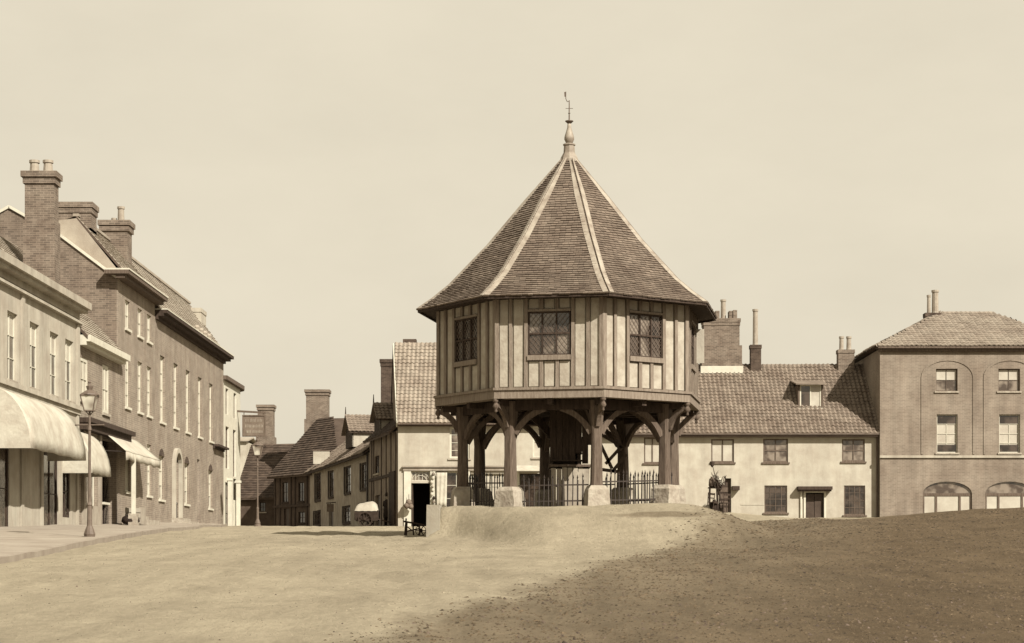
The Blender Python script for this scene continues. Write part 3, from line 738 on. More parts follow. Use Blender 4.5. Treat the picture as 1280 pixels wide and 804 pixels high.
# ------------------------------------------------------------------ low wall at the left end of the raised ground
lw = thing('low_wall', (-2.1, 50, .7), 'low pale rendered wall ending the raised ground left of the market cross', 'wall')
mb = MB()
mb.hexa([Vector((-2.24, 49.9, .4)), Vector((-1.86, 49.7, .4)), Vector((-1.86, 59, .4)), Vector((-2.24, 59, .4)), Vector((-2.22, 49.92, 1.60)), Vector((-1.88, 49.74, 1.59)), Vector((-1.88, 59, 1.70)), Vector((-2.22, 59, 1.70))])
mb.build('wall', 'plaster_light', lw)

# ------------------------------------------------------------------ generic pitched house pieces
def gable_wall(F, z_eave, apex_a, z_apex, m, parent, t=.35, name='gable', a0=0, a1=None):
    a1 = F.L if a1 is None else a1
    mb = MB(); mb.prism([F.p(a0, z_eave), F.p(a1, z_eave), F.p(apex_a, z_apex)], -F.n * t); return mb.build(name, m, parent)

def ridge_tiles(a, b, m, parent, r_=.09, step=.4):
    a = Vector(a); b = Vector(b); L = (b - a).length; d = (b - a).normalized(); mb = MB()
    n = int(L / step); s = d.cross(Vector((0, 0, 1)))
    for i in range(n):
        p = a + d * (i * step); q = a + d * ((i + 1) * step - .015); e = random.uniform(0, .015)
        ring = []
        for w_ in (p, q):
            for t in (-1, -.5, 0, .5, 1): ring.append(w_ + s * (r_ * 1.2 * t) + Vector((0, 0, r_ * (1 - t * t) - .03 + e)))
        mb.add(ring, [(j, j + 1, j + 6, j + 5) for j in range(4)])
    return mb.build('ridge_tiles', m, parent, kind='stuff')

# ------------------------------------------------------------------ long white house on the right (behind the cross)
YW = 100.0
wh = thing('white_house', at(950, 650, YW), 'long low whitewashed house with pantiled roof and small dormer, right of the market cross', 'house')
F = Fr((xx(742, YW), YW), (xx(1102, YW), YW))
ap = lambda px: F.apx(px); zp = lambda py: zz(py, YW)
ew = zp(542)
ops = []
wins = [(805, 826, 547, 579, 'b'), (889, 917.5, 549, 578, 'b'), (954, 985, 548.5, 578, 'g'), (1052.5, 1081, 549, 577, 'g'),
        (955.5, 984, 607, 641, 'd'), (1055, 1081.5, 607, 644, 'd')]
for x0, x1, y0, y1, t in wins: ops.append((ap(x0), ap(x1), zp(y1), zp(y0)))
ops.append((ap(1007), ap(1030), zp(652), zp(616))); ops.append((ap(907), ap(914), zp(650), zp(598)))
wall(F, 1.6, ew, ops, 'plaster_light', wh, t=.4)
for (x0, x1, y0, y1, t), o in zip(wins, ops):
    if t == 'b': window(F, *o, wh, 2, 1, 'timber', blind=1.0, sill='timber', dep=.05, ft=.07, bar=.06)
    elif t == 'g': window(F, *o, wh, 2, 2, 'timber', gm='glass_pale', sill='timber', dep=.05, ft=.07, bar=.05)
    else: window(F, *o, wh, 4, 4, 'timber', sill='timber', dep=.05, ft=.06, bar=.03)
# door leaves, jambs, hood
o = ops[-2]; mb = MB(); F.box(mb, o[0] + .05, (o[0] + o[1]) / 2 - .01, o[2], o[3] - .06, -.2, -.15); mb.build('door', 'door', wh)
mb = MB(); F.box(mb, (o[0] + o[1]) / 2 + .01, o[1] - .05, o[2], o[3] - .06, -.17, -.12); mb.build('door', 'door', wh)
mb = MB(); F.box(mb, o[0] - .28, o[0] - .2, o[2], o[3] + .1, 0, .1); F.box(mb, o[0] - .1, o[0], o[2], o[3], 0.002, .06); F.box(mb, o[1], o[1] + .1, o[2], o[3], .002, .06); F.box(mb, o[0] - .1, o[1] + .1, o[3], o[3] + .1, .002, .07); mb.build('door_frame', 'white', wh)
mb = MB(); F.box(mb, ap(996), ap(1039), zp(612.5), zp(608.5), 0, .45); F.box(mb, ap(997), ap(1038), zp(614.5), zp(612.5), 0, .38); mb.build('door_hood', 'timber_dark', wh)
o = ops[-1]; mb = MB(); F.box(mb, o[0], o[1], o[2], o[3], -.3, -.2); mb.build('door', 'door', wh)
mb = MB(); F.box(mb, ap(914.5), ap(923.5), zp(613), zp(608), 0, .4); mb.build('door_hood', 'timber_dark', wh)
mb = MB(); F.box(mb, ap(926), ap(955), zp(631.5), zp(630.5), 0, .02); mb.build('string_course', 'plaster_light', wh)
# roof
rid = zz(457, YW + 4.6)
E0 = F.p(-.1, ew - .05, .35); E1 = F.p(F.L, ew - .05, .35); R0 = F.p(-.1, rid, -4.6); R1 = F.p(F.L, rid, -4.6)
rf = roof_slab(E0, E1, R0, R1, 'tile_dark', wh)
pantiles(E0, E1, R0, R1, 'pantile', rf, tw=.235, gauge=.29, wave=.065)
roof_slab(F.p(-.1, ew, -9.2), F.p(F.L, ew, -9.2), R0, R1, 'pantile', wh)
ridge_tiles(R0, R1, 'pantile', rf)
mb = MB(); F.box(mb, 0, F.L - .02, ew - .08, ew + .02, .28, .42); F.box(mb, 0, F.L - .02, ew - .2, ew - .1, .0, .06); mb.build('gutter', 'iron_grey', wh)
bk = Fr((xx(1102, YW), YW + 9), (xx(742, YW), YW + 9)); wall(bk, 1.6, ew, [], 'plaster_light', wh)
sd = Fr((xx(742, YW), YW + 8.9), (xx(742, YW), YW + .4)); wall(sd, 1.6, ew, [], 'plaster_light', wh); gable_wall(sd, ew, sd.L / 2, rid - .25, 'plaster_light', wh)
sd = Fr((xx(1102, YW) , YW + .4), (xx(1102, YW), YW + 8.9)); wall(sd, 1.6, ew, [], 'plaster_light', wh); gable_wall(sd, ew, sd.L / 2, rid - .25, 'plaster_light', wh)
mb = MB(); mb.tube([F.p(ap(1096), 1.6, .08), F.p(ap(1096), ew, .08)], .05, 6); mb.build('drainpipe', 'iron_grey', wh)
# dormer
dz0, dz1 = zz(510, YW + 1.4), zz(481, YW + 1.4); D = Fr((xx(997.5, YW + 1.4), YW + 1.4), (xx(1029, YW + 1.4), YW + 1.4))
mb = MB(); D.box(mb, 0, .1, dz0 - .2, dz1, -2.2, 0); D.box(mb, D.L - .1, D.L, dz0 - .2, dz1, -2.2, 0); D.box(mb, .1, D.L - .1, dz0 - .2, dz0, -.2, 0); dm = mb.build('dormer', 'timber', wh)
window(D, .1, D.L - .1, dz0, dz1, dm, 2, 1, 'white', gm='blind', sill='white', dep=.03, ft=.07, split=1, bar=.06)
mb = MB(); mb.prism([D.p(-.15, dz1 - .02, .3), D.p(D.L + .15, dz1 - .02, .3), D.p(D.L + .15, dz1 + .45, -2.6), D.p(-.15, dz1 + .45, -2.6)], (0, 0, .07)); mb.build('dormer_roof', 'pantile', dm)
# chimneys
def chim_px(px0, px1, y0, y1, Y, parent, m='brick_stack', pots=(), dep=.8, **k):
    x0 = xx(px0, Y); x1 = xx(px1, Y); s = chimney(((x0 + x1) / 2, Y + dep / 2), x1 - x0, dep, zz(y1, Y), zz(y0, Y), parent, m, (), **k)
    for pa, pb, pt in pots:
        p = MB(); z = zz(y0, Y); h = zz(pt, Y) - z; r_ = (pb - pa) * Y / K / 2
        p.lathe((xx((pa + pb) / 2, Y), Y + dep / 2, z + .002), [(r_ * 1.05, 0), (r_ * .95, .08), (r_ * .85, h - .12), (r_ * 1.05, h - .11), (r_ * 1.05, h)], 10)
        p.build('chimney_pot', 'pot', s)
    return s
yr = YW + 4.0
chim_px(880, 924.5, 398, 475, yr, wh, pots=((902, 909, 373),), bands=((0, .06), (.18, .03)), lower=(zz(432, yr), .12), dep=1.1)
mb = MB(); x0 = xx(877, yr)
for a, b, y_ in ((883, 889, 388), (890, 894, 389), (895, 900, 388), (912, 916, 388), (917, 922, 387)):
    mb = MB(); mb.box(xx(a, yr), xx(b, yr), yr + .2, yr + .9, zz(398, yr) + .002, zz(y_, yr)); mb.build('chimney_pot', 'brick_stack', wh)
mb = MB(); mb.box(xx(875.5, yr), xx(928.5, yr), yr - .18, yr - .14, zz(467, yr), zz(458, yr)); mb.build('flashing', 'white', wh)
chim_px(938.5, 951.5, 431, 470, yr, wh, 'brick_dark', pots=((941.5, 948.5, 386),), dep=.55, bands=((0, .03),))
chim_px(1048, 1068, 437, 470, yr, wh, pots=((1050, 1056, 420), (1059, 1065.5, 420)), dep=.6, bands=((0, .03),))

# ------------------------------------------------------------------ brick house at the far right
YB = 99.55
bh = thing('brick_house', at(1190, 650, YB), 'tall sandy brick house with hipped roof and arched recess at the right edge', 'house')
F = Fr((xx(1100, YB), YB), (xx(1345, YB), YB)); ap = F.apx; zp = lambda py: zz(py, YB)
eb = zp(436)
arch = [(1153.5, 1216, 470, 571)]; ops = []
bays = [0, 78]
for b in bays:
    ops += [(ap(1170 + b), ap(1197 + b), zp(489), zp(461)), (ap(1171 + b), ap(1197 + b), zp(566), zp(518))]
ops += [(ap(1153.5 + b), ap(1215 + b), zp(652), zp(602)) for b in bays]
wall(F, 1.6, eb, ops, 'brick_right', bh, t=.5)
for i, o in enumerate(ops[:4]):
    if i % 2 == 0: window(F, *o, bh, 2, 2, 'timber', gm='glass_pale', blind=.5 if i else .6, dep=.12)
    else: window(F, *o, bh, 2, 4, 'white', blind=.001, gm='blind', dep=.12); 
# roller of shade at the head of the middle window: dark upper and lower sash
for b in bays:
    for y0, y1 in ((519.5, 530), (556, 565.5)):
        mb = MB(); F.box(mb, ap(1172.2 + b), ap(1195.8 + b), zp(y1), zp(y0), -.128, -.124); mb.build('open_sash', 'glass', bh)
# arched recess: proud brick frame round it, built as spandrels and piers 6 cm proud
for b in bays:
    a0, a1 = ap(1153.5 + b), ap(1216 + b); zs, zt = zp(472), zp(451); mb = MB(); n_ = 14
    pts = []
    for i in range(n_ + 1):
        t = math.pi * i / n_; pts.append((lerp(a0, a1, .5) - (a1 - a0) / 2 * math.cos(t), zs + (zt - zs) * math.sin(t)))
    for (p0, q0), (p1, q1) in zip(pts, pts[1:]):
        c_ = lerp(a0, a1, .5)
        def o_(p, q): return (c_ + (p - c_) * 1.07, zs + (q - zs) * 1.14)
        P0 = o_(p0, q0); P1 = o_(p1, q1)
        mb.prism([F.p(p0, q0, .002), F.p(p1, q1, .002), F.p(P1[0], P1[1], .002), F.p(P0[0], P0[1], .002)], F.n * .035)
    F.box(mb, a0 - (a1 - a0) * .035, a0, zp(568), zs, .002, .037); F.box(mb, a1, a1 + (a1 - a0) * .035, zp(568), zs, .002, .037)
    mb.build('arch', 'brick_right', bh)
    # ground floor lunette: spandrels and window
    a0, a1 = ap(1153.5 + b), ap(1215 + b); zs, zt = zp(617), zp(602); mb = MB(); n_ = 12
    for i in range(n_):
        t0 = math.pi * i / n_; t1 = math.pi * (i + 1) / n_
        p0 = (lerp(a0, a1, .5) - (a1 - a0) / 2 * math.cos(t0), zs + (zt - zs) * math.sin(t0)); p1 = (lerp(a0, a1, .5) - (a1 - a0) / 2 * math.cos(t1), zs + (zt - zs) * math.sin(t1))
        mb.prism([F.p(p0[0], p0[1], -.001), F.p(p1[0], p1[1], -.001), F.p(p1[0], zt + .001, -.001), F.p(p0[0], zt + .001, -.001)], -F.n * .2)
    mb.build('spandrel', 'brick_right', bh)
    wv = MB()
    F.box(wv, a0, a1, zs - .12, zs + .02, -.15, -.08)
    for q in (0, .26, .74, .97): aa = lerp(a0, a1, q); F.box(wv, aa, aa + .1, zp(652), zs, -.15, -.07)
    lw_ = wv.build('shop_window', 'timber', bh)
    mb = MB(); F.box(mb, a0, a1, zp(652), zs - .1, -.14, -.12); mb.build('blind', 'blind', lw_)
    mb = MB(); F.box(mb, a0, a1, zs, zt, -.14, -.12); mb.build('pane', 'glass_pale', lw_)
mb = MB(); F.box(mb, -.02, F.L, zp(572.5), zp(569.5), 0, .09); mb.build('string_course', 'stucco', bh)
mb = MB(); F.box(mb, -.15, F.L, eb - .001, eb + .1, -.3, .32); F.box(mb, -.08, F.L, eb - .16, eb, .0, .16); mb.build('cornice', 'timber', bh)
sd = Fr((F.o.x, YB + 9.5), (F.o.x, YB + .5)); wall(sd, 1.6, eb, [], 'brick_right', bh, t=.4)
bk = Fr((xx(1345, YB), YB + 9.5), (F.o.x, YB + 9.5)); wall(bk, 1.6, eb, [], 'brick_right', bh, t=.4)
sd = Fr((xx(1345, YB), YB + .5), (xx(1345, YB), YB + 9.5)); wall(sd, 1.6, eb, [], 'brick_right', bh, t=.4)
rz = zz(391, YB + 4.8); e = .3
C0 = F.p(-e, eb + .09, e); C1 = F.p(F.L + e, eb + .09, e); C2 = F.p(F.L + e, eb + .09, -9.8); C3 = F.p(-e, eb + .09, -9.8)
RA = Vector((xx(1176, YB + 4.8), YB + 4.8, rz)); RB = Vector((C1.x - 3.4, YB + 4.8, rz))
mb = MB(); mb.add([C0, C1, C2, C3, RA, RB], [(0, 1, 5, 4), (2, 3, 4, 5), (3, 0, 4), (1, 2, 5), (0, 3, 2, 1)]); ro = mb.build('roof', 'tile_dark', bh)
M['pantile_pale'] = mat('pale_pantile', 0.27, 0.37, 0.9, bump=0.3, bscale=20, extra=random_tint(0.12))
pantiles(C0, C1, RA, RB, 'pantile_pale', ro, tw=.25, gauge=.33); pantiles(C3, C0, RA, RA, 'pantile_pale', ro, tw=.25, gauge=.33)
ridge_tiles(C0, RA, 'pantile_pale', ro); ridge_tiles(RA, RB, 'pantile_pale', ro)
yc = YB + 4.2
chim_px(1157, 1176, 391, 420, yc, bh, 'brick_dark', dep=.6, pots=((1160, 1165, 368), (1166, 1175, 362)), bands=((0, .02),))

# ------------------------------------------------------------------ corner shop left of the cross
YS = 100.0
cs = thing('corner_shop', at(560, 655, YS), 'pale plastered corner shop with steep pantiled roof, standing behind the left of the market cross', 'shop')
F = Fr((xx(497.5, YS), YS), (xx(741, YS), YS)); ap = F.apx; zp = lambda py: zz(py, YS)
es = zp(529)
ops = [(ap(562), ap(587), zp(573), zp(534)), (ap(666), ap(700), zp(572), zp(533)),
       (ap(514), ap(537.5), 1.9, zp(604)), (ap(514.5), ap(537), zp(601), zp(589.5)), (ap(545), ap(583), zp(640), zp(590)), (ap(588), ap(640), zp(640), zp(592)), (ap(650), ap(690), zp(650), zp(592)), (ap(700), ap(735), zp(650), zp(600))]
wall(F, 1.5, es, ops, 'plaster_light', cs, t=.4)
window(F, *ops[0], cs, 2, 4, 'white', gm='glass_pale', dep=.06, ft=.1)
window(F, *ops[1], cs, 2, 2, 'white', blind=1, gm='blind', dep=.06, ft=.08)
window(F, *ops[3], cs, 5, 1, 'white', gm='glass_pale', sill=None, dep=.06, ft=.03)
window(F, *ops[4], cs, 3, 3, 'white', dep=.1); window(F, *ops[5], cs, 4, 3, 'white', blind=.6, dep=.1); window(F, *ops[6], cs, 3, 3, 'timber_dark', dep=.1); window(F, *ops[7], cs, 3, 3, 'timber_dark', dep=.1)
# fan of curved bars in the door light
o = ops[3]; mb = MB(); c_ = lerp(o[0], o[1], .5)
for rr in (.30, .46):
    pts = [F.p(c_ + rr * 1.0 * math.cos(t), o[2] + rr * .9 * math.sin(t), -.05) for t in [math.pi * i / 8 for i in range(9)]]; mb.tube(pts, .014, 4)
mb.build('fanlight_bars', 'white', cs)
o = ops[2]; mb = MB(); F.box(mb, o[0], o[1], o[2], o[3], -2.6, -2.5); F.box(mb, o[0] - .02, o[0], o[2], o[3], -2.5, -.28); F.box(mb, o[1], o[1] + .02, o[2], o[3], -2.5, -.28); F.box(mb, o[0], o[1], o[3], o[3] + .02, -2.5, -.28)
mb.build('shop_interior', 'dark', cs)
mb = MB(); F.box(mb, o[0] + .03, o[0] + .08, o[2], o[3], -.9, -.1); mb.build('door', 'door', cs)
# white pilasters and fascia
for a, b in ((505, 514), (538, 544.5), (583.3, 587.6), (640.5, 649)):
    mb = MB(); F.box(mb, ap(a), ap(b) - .01, 1.8, zp(588), .002, .08); mb.build('pilaster', 'white', cs)
mb = MB(); F.box(mb, ap(504), ap(694), zp(588.5), zp(585), .002, .12); F.box(mb, ap(503), ap(695), zp(584.5), zp(582.5), .002, .2); mb.build('fascia', 'plaster_tan', cs)
mb = MB(); mb.prism([F.p(ap(645), zp(583), .2), F.p(ap(678), zp(583), .2), F.p(ap(678), zp(590), .9), F.p(ap(645), zp(590), .9)], (0, 0, .03)); mb.build('awning', 'canvas', cs)
rs = zz(430, YS + 4.5)
gd = Vector((-.1, 1, 0))
def gp(t): return Vector((F.o.x, F.o.y, 0)) + gd * t
E0 = gp(-.35) + Vector((-.05, 0, es - .05)); E1 = F.p(F.L, es - .05, .35); R0 = gp(4.5) + Vector((-.0, 0, rs)); R1 = Vector((F.p(F.L, 0).x, YS + 4.5, rs))
rf = roof_slab(E0, E1, R0, R1, 'tile_dark', cs); pantiles(E0, E1, R0, R1, 'pantile_pale', rf, tw=.235, gauge=.29, wave=.06)
Eb0 = gp(9.35) + Vector((0, 0, es - .05)); Eb1 = Vector((F.p(F.L, 0).x, YS + 9.35, es - .05)); roof_slab(Eb0, Eb1, R0, R1, 'pantile', cs); ridge_tiles(R0, R1, 'pantile_pale', rf)
G = Fr(tuple(gp(9))[:2], tuple(gp(.4))[:2]); mb = MB()
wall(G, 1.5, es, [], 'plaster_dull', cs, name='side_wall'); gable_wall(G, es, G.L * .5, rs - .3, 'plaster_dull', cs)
for a, b in (((-.35), 4.5), (9.35, 4.5)):
    mb = MB(); mb.beam(gp(a) + Vector((-.07, 0, es - .12)), gp(b) + Vector((-.07, 0, rs - .08)), .05, .28); mb.build('bargeboard', 'timber_old' if a > 1 else 'white', cs)
sd = Fr((F.p(F.L, 0).x, YS + .4), (F.p(F.L, 0).x, YS + 9)); wall(sd, 1.5, es, [], 'plaster_light', cs, a1=None); gable_wall(sd, es, sd.L / 2, rs - .25, 'plaster_light', cs)
mb = MB(); F.box(mb, 0, F.L, es - .1, es + .02, .28, .42); F.box(mb, .05, F.L, es - .17, es - .1, .0, .05); mb.build('gutter', 'timber', cs)
chim_px(505, 519, 424, 436, YS + 4.6, cs, 'brick_dark', dep=.6, bands=((0, .06),))

# hung cloth and string of wares outside the shop
sh = MB(); nn = 8; vs = []
for j in range(nn + 1):
    for i in range(nn + 1):
        a = lerp(ap(545.5), ap(559), i / nn); z = lerp(zp(591), zp(634 - (i % 3)), j / nn)
        vs.append(F.p(a + .06 * (j / nn) * (.5 - i / nn), z, .16 + .035 * math.sin(i * 1.9 + j * .3)))
sh.add(vs, [(j * 9 + i, j * 9 + i + 1, j * 9 + i + 10, j * 9 + i + 9) for j in range(nn) for i in range(nn)])
o = sh.build('hanging_cloth', 'canvas', smooth=True); tag(o, 'long white cloth hanging outside the shop right of its dark doorway', 'cloth')
sm = o.modifiers.new('thickness', 'SOLIDIFY'); sm.thickness = .015
hg = thing('hanging_wares', F.p(ap(542), zp(588), .2), 'string of small dark and pale wares hung beside the shop doorway', 'wares')
mb = MB(); mb.tube([F.p(ap(541), zp(588), .14), F.p(ap(541.5), zp(634), .15)], .008, 4); mb.build('string', 'cloth_dark', hg)
for i in range(9):
    y = 592 + i * 5; x = 541 + random.uniform(-1.2, 1.6) + (i > 5) * (i - 5) * .9
    mb = MB(); mb.lathe(F.p(ap(x), zp(y + 2.4), .2), [(.02, -.02), (.07, .0), (.085, .07), (.06, .13), (.02, .16)], 7); mb.build('ware', random.choice(['cloth_dark', 'goods', 'canvas']), hg)

# ------------------------------------------------------------------ side street: side wing, plaster house, dark houses
sdir = Vector((-.246, 1, 0)); C0s = Vector((xx(497, YS), YS, 0))
def sp_(t, d=0): return C0s + sdir * t + Vector((-1, -.246, 0)).normalized() * d
# side wing
sw = thing('side_wing_house', sp_(4) + Vector((0, 0, 2)), 'shaded timber and plaster house with one gabled dormer, round the corner from the shop', 'house')
F = Fr(tuple(sp_(8.5))[:2], tuple(sp_(.25))[:2]); ez = 7.08
o1 = (F.apx(469), F.apx(475), F.zpx(472, 640), F.zpx(472, 619)); o2 = (F.apx(468.5), F.apx(474), F.zpx(471, 592), F.zpx(471, 570))
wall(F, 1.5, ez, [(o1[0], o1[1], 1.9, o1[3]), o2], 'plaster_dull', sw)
window(F, *o2, sw, 2, 2, 'timber_old', dep=.06); mb = MB(); F.box(mb, o1[0], o1[1], 1.9, o1[3], -.2, -.14); mb.build('door', 'door', sw)
for px in (465, 467.5, 477, 483, 489, 495):
    mb = MB(); a = F.apx(px); F.box(mb, a - .07, a + .07, 2, ez, .002, .035); mb.build('stud', 'timber_dark', sw)
mb = MB(); F.box(mb, .1, F.L - .1, F.zpx(480, 598), F.zpx(480, 598) + .16, .002, .06); mb.build('rail', 'timber_dark', sw)
mb = MB(); F.box(mb, F.L * .78, F.L * .97, 2.2, F.zpx(490, 590), .004, .09); mb.build('shutter', 'timber_old', sw)
rh = 3.0
E0 = F.p(-.05, ez - .05, .35); E1 = F.p(F.L - .2, ez - .05, .35); R0 = F.p(-.05, ez + 3.2, -3.4); R1 = F.p(F.L - 1.2, ez + 3.2, -3.4)
rf = roof_slab(E0, E1, R0, R1, 'tile_dark', sw); shingles(E0, E1, R0, R1, 'tile_dark', rf, tw=.25, gauge=.2, th=.035)
roof_slab(F.p(-.05, ez, -6.8), F.p(F.L - 1, ez, -6.8), R0, R1, 'tile_dark', sw)
mb = MB(); mb.prism([F.p(0, 1.5, -.35), F.p(0, ez, -.35), F.p(0, ez + 2.9, -3.4), F.p(0, ez, -6.6), F.p(0, 1.5, -6.6)], F.u * .3); mb.build('gable', 'plaster_dull', sw)

def side_dormer(F, a, w_, z0, zt, proj, back, parent, rm='pantile', cheek='plaster_light'):
    """gabled dormer looking out over the side street; its long roof slope and cheek are seen from the market"""
    ze = z0 + (zt - z0) * .45
    mb = MB()
    for q in (a - w_ / 2, a + w_ / 2 - .08): F.box(mb, q, q + .08, z0 - .3, ze, -back, proj)
    dm = mb.build('dormer', cheek, parent)
    mb = MB(); mb.prism([F.p(a - w_ / 2, z0 - .3, proj), F.p(a + w_ / 2, z0 - .3, proj), F.p(a + w_ / 2, ze, proj), F.p(a, zt, proj), F.p(a - w_ / 2, ze, proj)], -F.n * .08); mb.build('dormer_front', 'timber_old', dm)
    ov = .25
    for s in (1, -1):
        e = a + s * (w_ / 2 + .18); zl = ze - .16
        P0 = F.p(e, zl, proj + ov); P1 = F.p(e, zl, -back); Q0 = F.p(a, zt + .04, proj + ov); Q1 = F.p(a, zt + .04, -back)
        if s > 0: r_ = roof_slab(P1, P0, Q1, Q0, 'tile_dark', dm, t=.06, name='dormer_roof'); pantiles(P1, P0, Q1, Q0, rm, r_, tw=.24, gauge=.26)
        else: roof_slab(P0, P1, Q0, Q1, rm, dm, t=.06, name='dormer_roof')
    mb = MB(); mb.tube([F.p(a, zt, proj + .2), F.p(a, zt + .55, proj + .2)], [.05, .02], 5); mb.build('finial', 'timber_old', dm)
    return dm
YD = F.p(F.apx(472), 0).y
side_dormer(F, F.apx(467) , 1.9, zz(534, YD), zz(503, YD), -.2, 3.2, sw)
yk = 108.0; chim_px(476, 493, 449, 520, yk, sw, 'brick_dark', dep=.9, bands=((0, .07), (.2, .03)))

# tan plaster house
th = thing('plaster_house', sp_(20) + Vector((0, 0, 2.3)), 'tan plastered house with dark windows and dormer, in the side street left of the shop', 'house')
F = Fr(tuple(sp_(32.5))[:2], tuple(sp_(8.55))[:2]); ez = 6.45
ops = []
for x0, x1, y0, y1 in ((394.5, 401, 591, 626), (411.5, 417, 588, 622), (431.5, 438.5, 582.5, 617), (451.5, 459, 578, 612), (393, 401, 638, 657), (429.5, 438, 632, 654), (450, 460, 628, 650)):
    xm = (x0 + x1) / 2; ops.append((F.apx(x0), F.apx(x1), F.zpx(xm, y1), F.zpx(xm, y0)))
ops.append((F.apx(411), F.apx(416.5), 2.0, F.zpx(414, 632)))
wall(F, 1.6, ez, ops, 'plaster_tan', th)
for o in ops[:7]:
    window(F, *o, th, 2, 3, 'timber_old', dep=.05, sill='timber_dark', ft=.12)
    mb = MB(); F.box(mb, o[0] - .35, o[0] - .02, o[2], o[3], .005, .05); mb.build('shutter', 'timber_old', th)
o = ops[7]; mb = MB(); F.box(mb, *o, -.2, -.15); mb.build('door', 'door', th)
E0 = F.p(-.05, ez - .05, .35); E1 = F.p(F.L - .1, ez - .05, .35); R0 = F.p(-.05, ez + 3.3, -4); R1 = F.p(F.L - .1, ez + 3.3, -4)
rf = roof_slab(E0, E1, R0, R1, 'tile_dark', th); pantiles(E0, E1, R0, R1, 'pantile', rf, tw=.26, gauge=.32)
roof_slab(F.p(-.05, ez, -8), F.p(F.L - .1, ez, -8), R0, R1, 'pantile', th)
mb = MB(); F.box(mb, 0, F.L, ez - .15, ez - .02, .2, .36); mb.build('gutter', 'timber_old', th)
mb = MB(); mb.tube([F.p(F.L - .25, 2, .08), F.p(F.L - .25, ez, .08)], .06, 6); mb.build('drainpipe', 'iron', th)
for a in (0.02, F.L - .32):
    mb = MB(); mb.prism([F.p(a, 1.6, -.36), F.p(a, ez - .1, -.36), F.p(a, ez + 3.0, -4), F.p(a, ez - .1, -7.8), F.p(a, 1.6, -7.8)], F.u * .3); mb.build('gable', 'plaster_tan', th)
YD = F.p(F.apx(432), 0).y
side_dormer(F, F.apx(430), 2.6, zz(553, YD), zz(519, YD), -.3, 4.0, th)
# small signs on the plaster house
sg = thing('sign_board', at(401, 572, 128), 'small pale board standing on the eave of the plaster house in the side street', 'sign')
mb = MB(); mb.box(xx(391.5, 128), xx(412, 128), 128, 128.06, zz(580, 128), zz(564, 128)); mb.build('board', 'plaster_light', sg)
mb = MB(); mb.box(xx(391, 128), xx(412.5, 128), 127.97, 128.09, zz(564, 128) + .002, zz(562.5, 128)); mb.box(xx(400, 128), xx(402, 128), 128.0, 128.05, zz(592, 128), zz(580, 128)); mb.build('frame', 'timber', sg)
sg = thing('hanging_sign', at(413, 634, 120), 'small dark hanging sign outside the plaster house, low beside its door', 'sign')
mb = MB(); mb.box(xx(408.5, 120), xx(417, 120), 120, 120.06, zz(640, 120), zz(630, 120)); mb.build('board', 'sign', sg)
mb = MB(); mb.tube([at(408, 629, 120), at(420, 628, 121)], .03, 5); mb.tube([at(413, 630, 120), at(413, 628, 120)], .02, 4); mb.build('bracket', 'iron', sg)

# dark timber house at the street's end
dh = thing('dark_house', at(366, 657, 134), 'dark old timber fronted house with steep roof at the end of the side street', 'house')
F = Fr((xx(343, 137), 137), (xx(391.5, 132.2), 132.2)); ez = zz(593, 134.5)
ops = [(F.apx(353), F.apx(360), F.zpx(356, 628), F.zpx(356, 603)), (F.apx(373), F.apx(380), F.zpx(376, 627), F.zpx(376, 603)), (F.apx(355), F.apx(361), 2.2, F.zpx(356, 636)), (F.apx(373), F.apx(381), F.zpx(376, 654), F.zpx(376, 640))]
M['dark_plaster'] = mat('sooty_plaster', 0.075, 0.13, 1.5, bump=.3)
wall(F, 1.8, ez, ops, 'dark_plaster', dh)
for o in (ops[0], ops[1], ops[3]): window(F, *o, dh, 2, 2, 'timber_old', sill='timber_old', dep=.05)
mb = MB(); F.box(mb, *ops[2], -.2, -.1); mb.build('door', 'door', dh)
for px in (344, 350, 364, 369, 384, 390): mb = MB(); a = F.apx(px); F.box(mb, a - .1, a + .1, 2, ez, .003, .05); mb.build('stud', 'timber_dark', dh)
mb = MB(); F.box(mb, 0, F.L, F.zpx(366, 634), F.zpx(366, 631), .003, .12); mb.build('rail', 'timber_dark', dh)
E0 = F.p(-.3, ez - .1, .45); E1 = F.p(F.L + .3, ez - .1, .45); rzd = zz(523, 139)
R0 = Vector((xx(397, 139), 139.2, rzd)); R1 = Vector((xx(452, 139), 138.5, rzd))
E2 = F.p(F.L + 4.6, ez - .1, .45)
rf = roof_slab(E0, E2, R0, R1, 'tile_dark', dh); shingles(E0, E2, R0, R1, 'tile_dark', rf, tw=.3, gauge=.24, th=.05)
B0 = F.p(-.3, ez - .1, -10); B1 = F.p(F.L + 3.6, ez - .1, -10)
mb = MB(); mb.add([E0, R0, B0], [(0, 1, 2)]); mb.add([B0, B1, R1, R0], [(0, 1, 2, 3)]); mb.add([E2, B1, R1], [(0, 1, 2)]); mb.build('rear_roof', 'tile_dark', dh)
mb = MB(); mb.prism([F.p(0, 1.8, -.36), F.p(F.L + 3.4, 1.8, -.36), F.p(F.L + 3.4, 1.8, -9.6), F.p(0, 1.8, -9.6)], (0, 0, ez - 1.85)); mb.build('rear_wall', 'dark_plaster', dh)
chim_px(382.5, 410, 487, 560, 140, dh, 'brick_stack', dep=1.2, bands=((0, .12), (.22, .06)), lower=(zz(524, 140), .12))

